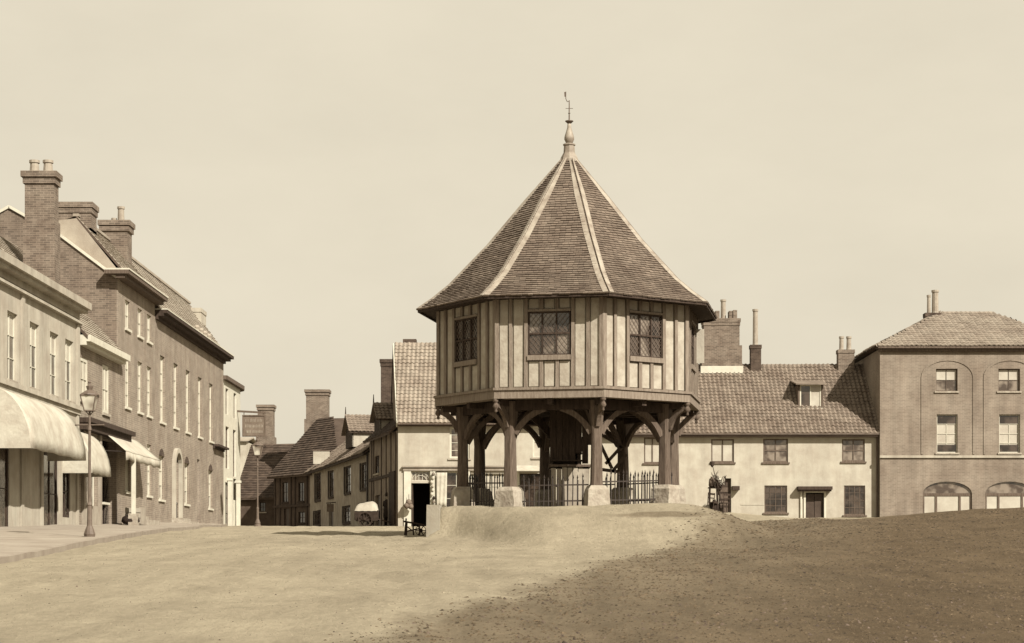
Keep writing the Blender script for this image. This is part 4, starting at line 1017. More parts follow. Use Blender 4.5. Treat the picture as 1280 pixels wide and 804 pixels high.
# lower dark house further left
lh = thing('low_dark_house', at(323, 657, 139), 'low dark house with a broad tiled roof, behind the further street lamp', 'house')
F = Fr((xx(296, 141), 141), (xx(342.5, 140.5), 140.5)); ez = zz(621, 140)
ops = [(F.apx(325), F.apx(332), F.zpx(328, 640), F.zpx(328, 628))]
wall(F, 1.8, ez, ops, 'dark_plaster', lh); window(F, *ops[0], lh, 2, 2, 'timber_old', dep=.05)
E0 = F.p(-.1, ez - .08, .4); E1 = F.p(F.L + 2.4, ez - .08, .4); rzl = zz(556, 147)
R0 = Vector((xx(314, 147), 147, rzl)); R1 = Vector((xx(374, 147), 147, rzl + .1))
rf = roof_slab(E0, E1, R0, R1, 'tile_dark', lh); shingles(E0, E1, R0, R1, 'tile_dark', rf, tw=.3, gauge=.24, th=.05)
mb = MB(); mb.prism([F.p(0, 1.8, -.36), F.p(F.L, 1.8, -.36), F.p(F.L, 1.8, -12), F.p(0, 1.8, -12)], (0, 0, ez - 1.9)); mb.build('rear_wall', 'dark_plaster', lh)
mb = MB(); mb.add([R0, R1, F.p(F.L + 2.4, ez, -12), F.p(0, ez, -12)], [(0, 1, 2, 3)]); mb.add([E0, R0, F.p(0, ez, -12)], [(0, 1, 2)]); mb.build('rear_roof', 'tile_dark', lh)
chim_px(322, 341, 506, 570, 148, lh, 'brick_stack', dep=1.2, bands=((0, .12), (.22, .06)), lower=(zz(546, 148), .12))
# pale outbuilding seen between the inn and the low dark house
pb = thing('pale_gable_house', at(312, 640, 150), 'sliver of a pale rendered building behind the inn sign', 'house')
F = Fr((xx(284, 160), 160), (xx(308, 160), 160)); wall(F, 1.8, zz(552, 160), [], 'plaster_light', pb, t=6)
mb = MB(); mb.prism([F.p(-.2, zz(552, 160), .3), F.p(F.L + .2, zz(552, 160), .3), F.p(F.L + .2, zz(545, 160), -3), F.p(F.L + .2, zz(552, 160), -6.2), F.p(-.2, zz(552, 160), -6.2), F.p(-.2, zz(545, 160), -3)], (0, 0, .1)); mb.build('roof', 'slate', pb)

# ------------------------------------------------------------------ left row of the market
def rowF(y0, y1): return Fr((rowx(y0), y0), (rowx(y1), y1))
def Yr(px): return 36480 / (663 - px)
# D: cream shop at the left edge
D0, D1 = 47.0, 64.6
ds = thing('cream_shop', (-14.6, 60, 1.3), 'cream stuccoed shop with heavy cornice and tall windows at the left edge', 'shop')
F = rowF(D0, D1); a_ = lambda Y: (Y - D0) * 1.00005
ops = [(a_(y), a_(y + 1.1), 5.45, 7.45) for y in (50.0, 52.9, 55.8, 58.3, 60.75, 62.75)]
shop = [(a_(50), a_(56), 1.0, 3.5), (a_(59.9), a_(61.8), 1.0, 3.6), (a_(62.3), a_(63.4), 1.6, 3.3)]
wall(F, .5, 8.3, ops + shop, 'stucco', ds, t=.5, rev=.2)
for o in ops: window(F, *o, ds, 2, 3, 'white', gm='glass', dep=.09, blind=.34)
for o in shop: window(F, *o, ds, 2, 2, 'timber_dark', dep=.03, sill=None, ft=.1)
mb = MB(); F.box(mb, -.1, F.L + .12, 8.62, 8.85, -.4, .42); F.box(mb, -.1, F.L + .08, 8.50, 8.62, -.4, .30); F.box(mb, -.1, F.L + .02, 8.3, 8.50, -.5, .04); F.box(mb, -.1, F.L + .03, 8.12, 8.2, 0, .16); mb.build('cornice', 'stucco', ds)
mb = MB(); F.box(mb, -.1, F.L, 5.22, 5.36, 0, .16); F.box(mb, -.1, F.L, 5.08, 5.22, 0, .08); mb.build('string_course', 'stucco', ds)
for y in (47.2, 57.2, 59.5, 61.9, 64.2):
    mb = MB(); F.box(mb, a_(y), a_(y + .28), .8, 5.07, .002, .05); mb.build('pilaster', 'stucco', ds)
for y in (57.2, 64.2):
    mb = MB(); F.box(mb, a_(y), a_(y + .32), 5.37, 8.11, .002, .07); mb.build('pilaster', 'stucco', ds)
mb = MB(); mb.prism([F.p(-.1, .5, -.5), F.p(F.L, .5, -.5), F.p(F.L, .5, -9), F.p(-.1, .5, -9)], (0, 0, 8.0)); mb.build('rear_wall', 'brick_gable', ds)
chimney((xx(78, 66.5) - .74, 66.6), 1.0, .7, 7.5, zz(213, 66.1), ds, 'brick_stack', bands=((0, .12), (.22, .06)), lower=(zz(275, 66.2), .05), pots=((.22, 0, .17, .44), (-.25, 0, .17, .44)))
# C: small brick shop
C0_, C1_ = 64.62, 70.72
cc = thing('small_brick_shop', (-14.6, 67.5, 1.4), 'small brick shop with white window frames beneath the tall gable, left side of the market', 'shop')
F = rowF(C0_, C1_); a_ = lambda Y: (Y - C0_) * 1.00005
ops = [(a_(64.85), a_(65.95), zz(487, 65.2) - .35, zz(447, 65.2)), (a_(68.2), a_(69.25), zz(517, 68.7), zz(457, 68.7))]
shop = [(a_(65.3), a_(67.3), 2.1, 4.3), (a_(67.9), a_(70.5), 1.3, 4.55)]
wall(F, .8, 7.62, ops + shop, 'brick_row', cc, t=.45)
for o in ops: window(F, *o, cc, 2, 2, 'white', gm='blind', dep=.02, ft=.12)
window(F, *shop[0], cc, 3, 2, 'white', gm='glass_pale', dep=.1)
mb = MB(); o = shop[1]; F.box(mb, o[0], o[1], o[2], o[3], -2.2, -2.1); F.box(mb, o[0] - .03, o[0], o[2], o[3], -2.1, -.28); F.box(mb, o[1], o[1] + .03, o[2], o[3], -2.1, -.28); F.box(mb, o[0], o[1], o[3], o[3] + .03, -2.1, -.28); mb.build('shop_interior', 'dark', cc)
mb = MB(); F.box(mb, o[0] + .1, o[0] + 1.1, 2.2, 2.28, -.6, .1); F.box(mb, o[0] + .1, o[0] + .16, 1.4, 2.2, -.3, -.2); mb.build('counter', 'white', cc)
mb = MB(); F.box(mb, .05, F.L + 1.2, 4.86, 5.02, 0, .42); F.box(mb, .08, F.L + 1.1, 4.62, 4.86, .002, .28); mb.build('shop_fascia', 'timber_dark', cc)
mb = MB(); F.box(mb, .02, F.L + .35, 7.58, 7.80, -.1, .40); F.box(mb, .02, F.L + .25, 7.46, 7.58, .002, .25); mb.build('cornice', 'white', cc)
for y in (65.0, 67.45): mb = MB(); F.box(mb, a_(y), a_(y + .25), 1.2, 4.6, .003, .1); mb.build('pilaster', 'plaster_tan', cc)
mb = MB(); F.box(mb, a_(65.25), a_(67.45), 1.2, 2.08, .003, .12); mb.build('stall_riser', 'plaster_tan', cc)
E0 = F.p(0, 7.78, .3); E1 = F.p(F.L, 7.78, .3); R0 = F.p(0, 7.78 + 4.0, -3.7); R1 = F.p(F.L, 7.78 + 4.0, -3.7)
rf = roof_slab(E0, E1, R0, R1, 'tile_dark', cc); shingles(E0, E1, R0, R1, 'slate', rf, tw=.3, gauge=.2, th=.03)
mb = MB(); mb.prism([F.p(.02, .8, -.5), F.p(.02, 7.6, -.5), F.p(.02, 11.5, -3.7), F.p(.02, 7.6, -8), F.p(.02, .8, -8)], F.u * 5.9); mb.build('rear_wall', 'brick_gable', cc)
# A: tall gabled brick house
A0, A1 = 70.75, 77.75
ga = thing('gabled_brick_house', (-14.5, 74, 1.6), 'tall brown brick house with bare gable end and big chimney, left side of the market', 'house')
F = rowF(A0, A1); a_ = lambda Y: (Y - A0) * 1.00005
wy = (72.45, 74.75, 76.55)
ops = [(a_(y - .42), a_(y + .42), z0, z1) for y in wy for z0, z1 in ((8.95, 10.02), (6.0, 7.95))] + [(a_(y - .42), a_(y + .42), 2.82, 4.85) for y in (wy[0], wy[2])]
wall(F, .8, 10.72, ops, 'brick_row', ga, t=.5, rev=.12)
for o in ops: window(F, *o, ga, 2, 4 if o[3] - o[2] > 1.5 else 2, 'white', gm='blind', blind=1, dep=.07, ft=.07, sill='white')
mb = MB(); F.box(mb, -.5, F.L + .1, 10.72, 10.86, -.4, .5); F.box(mb, -.4, F.L + .05, 10.58, 10.72, .0, .34); mb.build('cornice', 'timber', ga)
mb = MB(); F.box(mb, -.5, F.L + .1, 10.862, 10.92, -.4, .53); mb.build('gutter', 'white', ga)
Wn = lambda W, Y: -W + .00958 * Y
YG = 70.75
poly = [(15.25, .8), (15.25, 10.6), (17.25, 12.1), (19.2, 13.2), (21.2, 12.1), (23.2, 10.6), (23.2, .8)]
mb = MB(); mb.prism([Vector((Wn(W, YG), YG - .012, z)) for W, z in poly], (0, .4, 0)); mb.build('gable_end', 'brick_gable', ga)
mb = MB()
for (W0_, z0), (W1_, z1) in zip(poly[1:5], poly[2:6]): mb.beam((Wn(W0_, YG), YG + .17, z0 + .05), (Wn(W1_, YG), YG + .17, z1 + .05), .5, .10)
mb.build('coping', 'white', ga)
YE = 95.1
def rowroof(y0, y1, W0_, z0, W1_, z1, m, parent, back=True):
    E0 = Vector((Wn(W0_, y0), y0, z0)); E1 = Vector((Wn(W0_, y1), y1, z0)); R0 = Vector((Wn(W1_, y0), y0, z1)); R1 = Vector((Wn(W1_, y1), y1, z1))
    rf = roof_slab(E0, E1, R0, R1, 'tile_dark', parent); shingles(E0, E1, R0, R1, m, rf, tw=.28, gauge=.2, th=.03); ridge_tiles(R0, R1, m, rf, r_=.12) if False else MB().beam(R0 + Vector((0, 0, .03)), R1 + Vector((0, 0, .03)), .22, .1).build('ridge', m, rf)
    sm_ = MB(); sm_.prism([Vector((Wn(W0_ + .3, y0), y0 + .01, z0 - .1)), R0 + Vector((0, .01, -.1)), Vector((Wn(22.9, y0), y0 + .01, 10.3))], (Wn(0, y1) - Wn(0, y0), y1 - y0 - .02, 0)); sm_.build('roof_body', 'brick_gable', parent)
    mb = MB(); mb.add([R0, R1, Vector((Wn(23, y1), y1, 10.6)), Vector((Wn(23, y0), y0, 10.6))], [(0, 1, 2, 3)]); mb.build('rear_roof', m, parent)
rowroof(A0 + .42, A1, 15.0, 10.9, 16.85, 13.0, 'slate', ga)
mb = MB(); mb.prism([Vector((Wn(W, YG + .40), YG + .40, z)) for W, z in ((15.1, 10.75), (16.83, 12.9), (19.2, 12.6), (22.8, 10.75))], (0, .022, 0)); mb.build('parapet_infill', 'slate', ga)
chimney((xx(100, 71.9) - .12, 71.95), 1.25, 1.0, 11.0, zz(253, 71.5), ga, 'brick_stack', bands=((0, .08), (.2, .04)), lower=(12.6, .0))
chimney((xx(152, 78), 77.0), 1.05, .9, 11.6, zz(278, 77), ga, 'brick_stack', bands=((0, .12), (.22, .07)), pots=((.18, 0, .14, .62), (-.12, .1, .1, .18)))
mb = MB(); mb.prism([Vector((Wn(15.7, y), y, .8)) for y in (A0 + .4, A1)] + [Vector((Wn(23, y), y, .8)) for y in (A1, A0 + .4)], (0, 0, 9.7)); mb.build('rear_wall', 'brick_row', ga)
# B: long brick house
B0_, B1_ = 77.78, 95.1
bb = thing('long_brick_house', (-14.4, 86, 1.8), 'long brown brick house with five tall upper windows and an arched door, left side', 'house')
F = rowF(B0_, B1_); a_ = lambda Y: (Y - B0_) * 1.00005
wy = (79.3, 82.3, 85.2, 88.3, 91.4)
ops = [(a_(y - .5), a_(y + .5), 5.95, 8.68) for y in wy] + [(a_(y - .55), a_(y + .55), 2.75, 4.55) for y in (79.1, 84.9, 91.2)]
ops += [(a_(81.6), a_(82.9), 1.6, 4.75), (a_(87.6), a_(88.3), 1.8, 4.9)]
wall(F, .8, 10.15, ops, 'brick_row', bb, t=.5, rev=.14)
for o in ops[:5]: window(F, *o, bb, 2, 4, 'white', gm='blind', blind=1, dep=.09, ft=.08, sill='white')
for o in ops[5:8]:
    window(F, *o, bb, 2, 3, 'white', gm='glass_pale', blind=.66, dep=.09, ft=.08, sill='white')
    mb = MB(); n_ = 6; c_ = (o[0] + o[1]) / 2; h = (o[1] - o[0]) / 2
    for i in range(n_):
        t0 = -1 + 2 * i / n_; t1 = -1 + 2 * (i + 1) / n_; f0 = .28 * (1 - t0 * t0); f1 = .28 * (1 - t1 * t1)
        mb.prism([F.p(c_ + h * t0, o[3] + .0, .002), F.p(c_ + h * t1, o[3], .002), F.p(c_ + h * t1, o[3] + f1 + .02, .002), F.p(c_ + h * t0, o[3] + f0 + .02, .002)], F.n * .02)
    mb.build('window_head', 'brick_dark', bb)
o = ops[8]; mb = MB(); F.box(mb, o[0], o[1], o[2], 3.9, -.22, -.18); d_ = mb.build('door', 'plaster_tan', bb); mb = MB(); F.box(mb, o[0], o[1], 3.9, 4.75, -.22, -.2); mb.build('fanlight', 'glass', bb)
mb = MB(); c_ = (o[0] + o[1]) / 2; n_ = 10
for r0, r1, dd in ((.68, .86, .16),):
    for i in range(n_):
        t0 = math.pi * i / n_; t1 = math.pi * (i + 1) / n_
        mb.prism([F.p(c_ - r0 * math.cos(t0), 4.25 + r0 * .9 * math.sin(t0), .003), F.p(c_ - r0 * math.cos(t1), 4.25 + r0 * .9 * math.sin(t1), .003), F.p(c_ - r1 * math.cos(t1), 4.25 + r1 * .95 * math.sin(t1), .003), F.p(c_ - r1 * math.cos(t0), 4.25 + r1 * .95 * math.sin(t0), .003)], F.n * dd)
F.box(mb, c_ - .86, c_ - .68, 1.6, 4.25, .003, .16); F.box(mb, c_ + .68, c_ + .86, 1.6, 4.25, .003, .16); mb.build('door_surround', 'stucco', bb)
mb = MB(); F.box(mb, c_ - .9, c_ + .9, 1.5, 2.05, .0, .5); F.box(mb, c_ - .9, c_ + .9, 1.5, 1.9, .5, .85); mb.build('doorstep', 'stone', bb)
o = ops[9]; mb = MB(); F.box(mb, o[0], o[1], o[2], o[3], -.22, -.16); mb.build('door', 'door', bb)
mb = MB(); F.box(mb, .0, F.L + .25, 10.27, 10.4, -.4, .48); F.box(mb, .0, F.L + .15, 10.15, 10.27, -.1, .34); F.box(mb, .0, F.L, 10.02, 10.15, .0, .12); mb.build('cornice', 'timber_dark', bb)
mb = MB(); F.box(mb, 0, F.L + .25, 10.402, 10.45, -.4, .5); mb.build('gutter', 'white', bb)
mb = MB(); F.box(mb, a_(91.9), a_(95), 5.75, 5.85, .002, .3); F.box(mb, a_(91.9), a_(94.9), 5.65, 5.75, .002, .1); mb.build('bracket_shelf', 'timber_dark', bb)
rowroof(B0_, B1_ - .4, 15.0, 10.42, 16.85, 12.95, 'slate', bb)
mb = MB(); mb.prism([Vector((Wn(W, B1_ - .4), B1_ - .4, z)) for W, z in ((15.25, .8), (15.25, 10.4), (16.85, 12.9), (23, 10.4), (23, .8))], (0, .38, 0)); mb.build('gable_end', 'brick_row', bb)
mb = MB(); mb.prism([Vector((Wn(15.7, B0_), B0_, .8)), Vector((Wn(15.7, B0_), B0_ + 16, .8)), Vector((Wn(23, B0_), B0_ + 16, .8)), Vector((Wn(23, B0_), B0_, .8))], (0, 0, 9.3)); mb.build('rear_wall', 'brick_row', bb)
chimney((xx(243.5, 93.8), 94), .78, 1.6, 10.9, zz(387, 93.8), bb, 'stucco', bands=((0, .03),))
for i in range(4):
    mb = MB(); c_ = Vector((Wn(15.3, 88 + i * .9), 88 + i * 1.1, 10.86)); mb.lathe(c_, [(.1, -.35), (.12, 0), (.16, .1), (.08, .2)], 8); mb.build('roof_ornament', 'pot', bb)
# inn: white rendered house with rounded far corner
I0, I1 = 95.15, 100.6
inn = thing('white_inn', (-14.3, 98, 2), 'white rendered inn with rounded corner beyond the long brick house', 'inn')
pts = [Vector((rowx(I0), I0, 0)), Vector((rowx(I1), I1, 0))]
cxn = Vector((rowx(I1) - 2.2, I1, 0))
for i in range(1, 6):
    t = R(90 * i / 5); pts.append(cxn + Vector((2.2 * math.cos(t), 2.2 * math.sin(t), 0)))
segs = list(zip(pts, pts[1:])); zt = 9.25
for i, (p, q) in enumerate(segs):
    F = Fr((p.x, p.y), (q.x, q.y)); ops = []
    if i == 0: ops = [(.6, 1.5, 7.6, 8.9), (3.2, 4.1, 7.6, 8.9), (.6, 1.7, 4.9, 7.0), (3.0, 4.0, 4.6, 7.0), (.5, 2.0, 1.9, 4.2), (3.1, 4.1, 3.4, 5.0 - .5)]
    elif i in (2,): ops = [(.12, .55, 7.3, 8.6), (.12, .55, 4.7, 6.6), (.1, .6, 1.9, 3.9)]
    wall(F, .9, zt, ops, 'white', inn, t=.3)
    for o in ops: window(F, *o, inn, 2, 3, 'timber', gm='glass_pale', dep=.1, sill=None)
cap = [Vector((p.x, p.y, zt)) for p in pts] + [Vector((-22, I1 + 2.2, zt)), Vector((-22, I0, zt))]
mb = MB(); mb.prism([c_ + (c_ - Vector((-18, 98, zt))).normalized() * .25 for c_ in cap], (0, 0, .2)); mb.build('cornice', 'timber', inn)
mb = MB(); b_ = [c_ + Vector((0, 0, .2)) for c_ in cap]; ap_ = Vector((-18.5, 98.5, zt + 1.0)); mb.add(b_ + [ap_], [(i, (i + 1) % len(b_), len(b_)) for i in range(len(b_))]); mb.build('roof', 'slate', inn)
mb = MB(); mb.prism([Vector((-22, I0, .9)), Vector((-16.5, I0, .9)), Vector((-16.5, I1 + 2, .9)), Vector((-22, I1 + 2, .9))], (0, 0, 8.2)); mb.build('rear_wall', 'plaster_light', inn)
for px, Yp in ((287.5, 96.3), (298, 99.0)):
    mb = MB(); x = rowx(Yp) + .42 + .1; z0 = ground(x, Yp); x = xx(px, Yp)
    mb.box(x - .1, x + .1, Yp - .1, Yp + .1, z0, 4.3); mb.box(x - .14, x + .14, Yp - .14, Yp + .14, 4.3, 4.42); mb.build('porch_post', 'white', inn)
# inn sign on its beam
sg = thing('inn_sign', at(317, 532, 99.5), 'large hanging board sign on a beam reaching out from the white inn', 'sign')
Y = 99.5; mb = MB(); mb.box(xx(303.5, Y), xx(331, Y), Y, Y + .09, zz(545, Y), zz(519.5, Y)); bd = mb.build('board', 'sign', sg)
mb = MB()
for a, b, c_, d in ((302.8, 331.8, 520.5, 518.8), (302.8, 331.8, 545.8, 544.4), (302.8, 304.2, 544.4, 520.5), (330.4, 331.8, 544.4, 520.5)): mb.box(xx(a, Y), xx(b, Y), Y - .03, Y + .12, zz(c_, Y), zz(d, Y))
mb.build('frame', 'timber', sg)
# faded lettering: worn strokes in three lines, too faint to read
rl_ = random.Random(5); mb = MB()
for row, (y0, y1) in enumerate(((523.5, 527.5), (530.5, 534.5), (537.5, 541.5))):
    x = 306.5
    while x < 328:
        w_ = rl_.uniform(.8, 1.5); 
        if rl_.random() < .85: mb.box(xx(x, Y), xx(x + w_ * .55, Y), Y - .012, Y - .002, zz(y1, Y), zz(y0 + rl_.uniform(0, .8), Y))
        x += w_ + .45
mb.build('lettering', 'plaster_tan', bd)
mb = MB(); mb.beam(at(294.5, 514, Y), at(332, 516, Y), .09, .1); mb.tube([at(305, 515, Y), at(305, 519, Y)], .02, 4); mb.tube([at(329, 515.5, Y), at(329, 519, Y)], .02, 4); mb.build('beam', 'timber', sg)

# ------------------------------------------------------------------ awnings
def awning(name, label, y0, y1, zw, zf, out_, bulge, m='canvas', W=15.2, near_drop=0, valance=.0, nu=10, nv=8):
    o = thing(name, (Wn(W, (y0 + y1) / 2), (y0 + y1) / 2, zw), label, 'awning'); mb = MB(); vs = []
    for i in range(nu + 1):
        y = lerp(y0, y1, i / nu)
        for j in range(nv + 1):
            t = j / nv; x = Wn(W, y) + .03 + out_ * math.sin(t * math.pi / 2) if bulge else Wn(W, y) + .03 + out_ * t
            z = lerp(zw, zf, (1 - math.cos(t * math.pi / 2)) if bulge else t)
            z += .022 * math.sin(i * 2.1) * t * (1 if bulge else .5); vs.append(Vector((x, y, z)))
    mb.add(vs, [(i * (nv + 1) + j, i * (nv + 1) + j + 1, (i + 1) * (nv + 1) + j + 1, (i + 1) * (nv + 1) + j) for i in range(nu) for j in range(nv)])
    if valance:
        b = len(mb.v); 
        for i in range(nu + 1):
            p = vs[i * (nv + 1) + nv]; mb.v += [p.copy(), p - Vector((0, 0, valance + .03 * math.cos(i * 3.1)))]
        for i in range(nu): mb.f.append((b + 2 * i, b + 2 * i + 1, b + 2 * i + 3, b + 2 * i + 2))
    c = mb.build('canopy', m, o, smooth=True); md = c.modifiers.new('thickness', 'SOLIDIFY'); md.thickness = .02
    if bulge:       # closed cloth cheeks at both ends
        for y in (y0, y1):
            k = MB(); pp = [vs[(0 if y == y0 else nu) * (nv + 1) + j] for j in range(nv + 1)]
            w0 = Vector((Wn(W, y) + .03, y, zf)); k.add(pp + [w0], [tuple(range(nv + 2))]); c2 = k.build('cheek', m, o); md = c2.modifiers.new('thickness', 'SOLIDIFY'); md.thickness = .015
    return o
awning('canvas_awning', 'big bulging pale canvas awning over the cream shop at the left edge', 53.6, 60.3, 5.05, 3.3, 1.22, True)
awning('canvas_awning', 'small bulging pale canvas blind just behind the near street lamp', 62.2, 65.1, 4.5, 3.02, .95, True)
aw = awning('shop_awning', 'long flat pale shop awning with a wooden prop, over the dark shop opening', 67.9, 74.2, 4.82, 4.06, .88, False, valance=.28)
mb = MB(); x = Wn(15.2, 69.4) + .86; z0 = pavez(x, 69.4)
mb.box(x - .07, x + .07, 69.33, 69.47, z0 + .4, 4.05); mb.build('prop', 'white', aw)
mb = MB(); mb.box(x - .16, x + .16, 69.2, 69.6, z0 - .05, z0 + .42); mb.build('prop_base', 'stone', aw)
for y in (68.0, 74.1):
    mb = MB(); mb.tube([(Wn(15.2, y) + .03, y, 4.1), (Wn(15.2, y) + .88, y, 4.06)], .02, 5); mb.build('arm', 'iron', aw)
st = thing('door_steps', (Wn(14.9, 73), 73, 1.5), 'two pale stone door steps in front of the gabled brick house', 'steps')
for i, (d, h) in enumerate(((.9, .16), (.5, .32))):
    mb = MB(); z = pavez(Wn(14.6, 73), 73); mb.box(Wn(15.2, 73) + .02, Wn(15.2, 73) + d, 72.0 + i * .2, 74.2 - i * .2, z - .1 if i == 0 else z + .162, z + h); mb.build('step', 'stone', st)
# basket and crate beside the shop opening
cr = thing('crate', (Wn(14.5, 69.9), 69.7, pavez(-13.8, 69.7)), 'pale wooden crate with dark bundle in front of the dark shop opening', 'crate')
x = Wn(14.75, 70.4); z0 = pavez(x, 70.4)
mb = MB(); mb.box(x, x + .05, 69.9, 70.9, z0, z0 + .62); mb.box(x + .5, x + .55, 69.9, 70.9, z0, z0 + .62); mb.box(x + .05, x + .5, 69.9, 69.95, z0, z0 + .6); mb.box(x + .05, x + .5, 70.85, 70.9, z0, z0 + .6); mb.build('side', 'plaster_tan', cr)
for i in range(3): mb = MB(); mb.box(x - .01, x + .56, 69.88, 69.9, z0 + .04 + i * .2, z0 + .18 + i * .2); mb.build('slat', 'stucco', cr)
mb = MB(); mb.lathe((x + .27, 69.5, z0), [(.25, 0), (.34, .1), (.3, .25), (.12, .36)], 10); mb.build('bundle', 'cloth_dark', cr, smooth=True)

# ------------------------------------------------------------------ street lamps
def street_lamp(px, base_y, Y, top, label, scale=1.0):
    x = xx(px, Y); z0 = zz(base_y, Y); H = zz(top, Y) - z0
    o = thing('street_lamp', (x, Y, z0), label, 'street lamp', 'gas lamps of the market place'); c = Vector((x, Y, z0)); hl = H - .95 * scale
    mb = MB(); mb.lathe(c, [(.18, -.1), (.18, .06), (.13, .12), (.14, .18), (.10, .3), (.065, .38), (.055, .85), (.07, .88), (.04, .95), (.032, hl * .85), (.05, hl * .86), (.03, hl * .9), (.025, hl)], 10); mb.build('post', 'iron_grey', o, smooth=False)
    mb = MB(); mb.tube([c + Vector((-.32, 0, hl - .32)), c + Vector((.32, 0, hl - .32))], .016, 5)
    for s in (-1, 1): mb.lathe(c + Vector((s * .33, 0, hl - .32)), [(0, -.03), (.03, 0), (0, .03)], 6)
    mb.build('ladder_bar', 'iron_grey', o)
    s = scale; b, t = .13 * s, .23 * s; z1, z2 = hl + .02, hl + .48 * s
    mb = MB()
    for sx, sy in ((-1, -1), (1, -1), (1, 1), (-1, 1)):
        mb.beam(c + Vector((sx * b, sy * b, z1)), c + Vector((sx * t, sy * t, z2)), .022, .022)
        nx_, ny_ = (sy * -1, sx) if True else 0
    for h, r_ in ((z1, b), (z2, t)):
        for sx, sy, ex, ey in ((-1, -1, 1, -1), (1, -1, 1, 1), (1, 1, -1, 1), (-1, 1, -1, -1)):
            mb.beam(c + Vector((sx * r_, sy * r_, h)), c + Vector((ex * r_, ey * r_, h)), .028, .028)
    for s1, s2 in ((-1, 0), (1, 0), (0, -1), (0, 1)): mb.tube([c + Vector((0, 0, hl - .1)), c + Vector((s1 * .12 * s, s2 * .12 * s, z1))], .012, 4)
    lf = mb.build('lantern', 'iron_grey', o)
    for sx, sy, ex, ey in ((-1, -1, 1, -1), (1, -1, 1, 1), (1, 1, -1, 1), (-1, 1, -1, -1)):
        p = MB(); p.add([c + Vector((sx * b, sy * b, z1)), c + Vector((ex * b, ey * b, z1)), c + Vector((ex * t, ey * t, z2)), c + Vector((sx * t, sy * t, z2))], [(0, 1, 2, 3)]); p.build('pane', 'lantern_glass', lf)
    mb = MB(); mb.lathe(c, [(t * 1.3, z2 + .01), (t * 1.22, z2 + .04), (.12 * s, z2 + .15 * s), (.08 * s, z2 + .17 * s), (.10 * s, z2 + .24 * s), (.11 * s, z2 + .28 * s), (.04 * s, z2 + .31 * s), (.03 * s, z2 + .36 * s), (.05 * s, z2 + .40 * s), (.0, z2 + .47 * s)], 8); mb.build('lantern_cap', 'iron_grey', lf)
    return o
street_lamp(112, 677, 46.0, 475, 'nearest gas street lamp, on the pavement in front of the cream shop', .8)
z_ = ground(xx(322, 92), 92)
street_lamp(322, HY - z_ * K / 92, 92.0, 545, 'further gas street lamp under the inn sign at the entrance to the side street', 1.0)
bo = thing('bollard', (xx(220, 82), 82, pavez(xx(220, 82), 82)), 'short dark post beside the arched door of the long brick house', 'bollard')
mb = MB(); x = xx(220, 82); z = pavez(x, 82); mb.lathe((x, 82, z), [(.09, -.05), (.1, .1), (.06, .2), (.055, .75), (.08, .8), (.05, .88)], 8); mb.build('post', 'iron', bo)

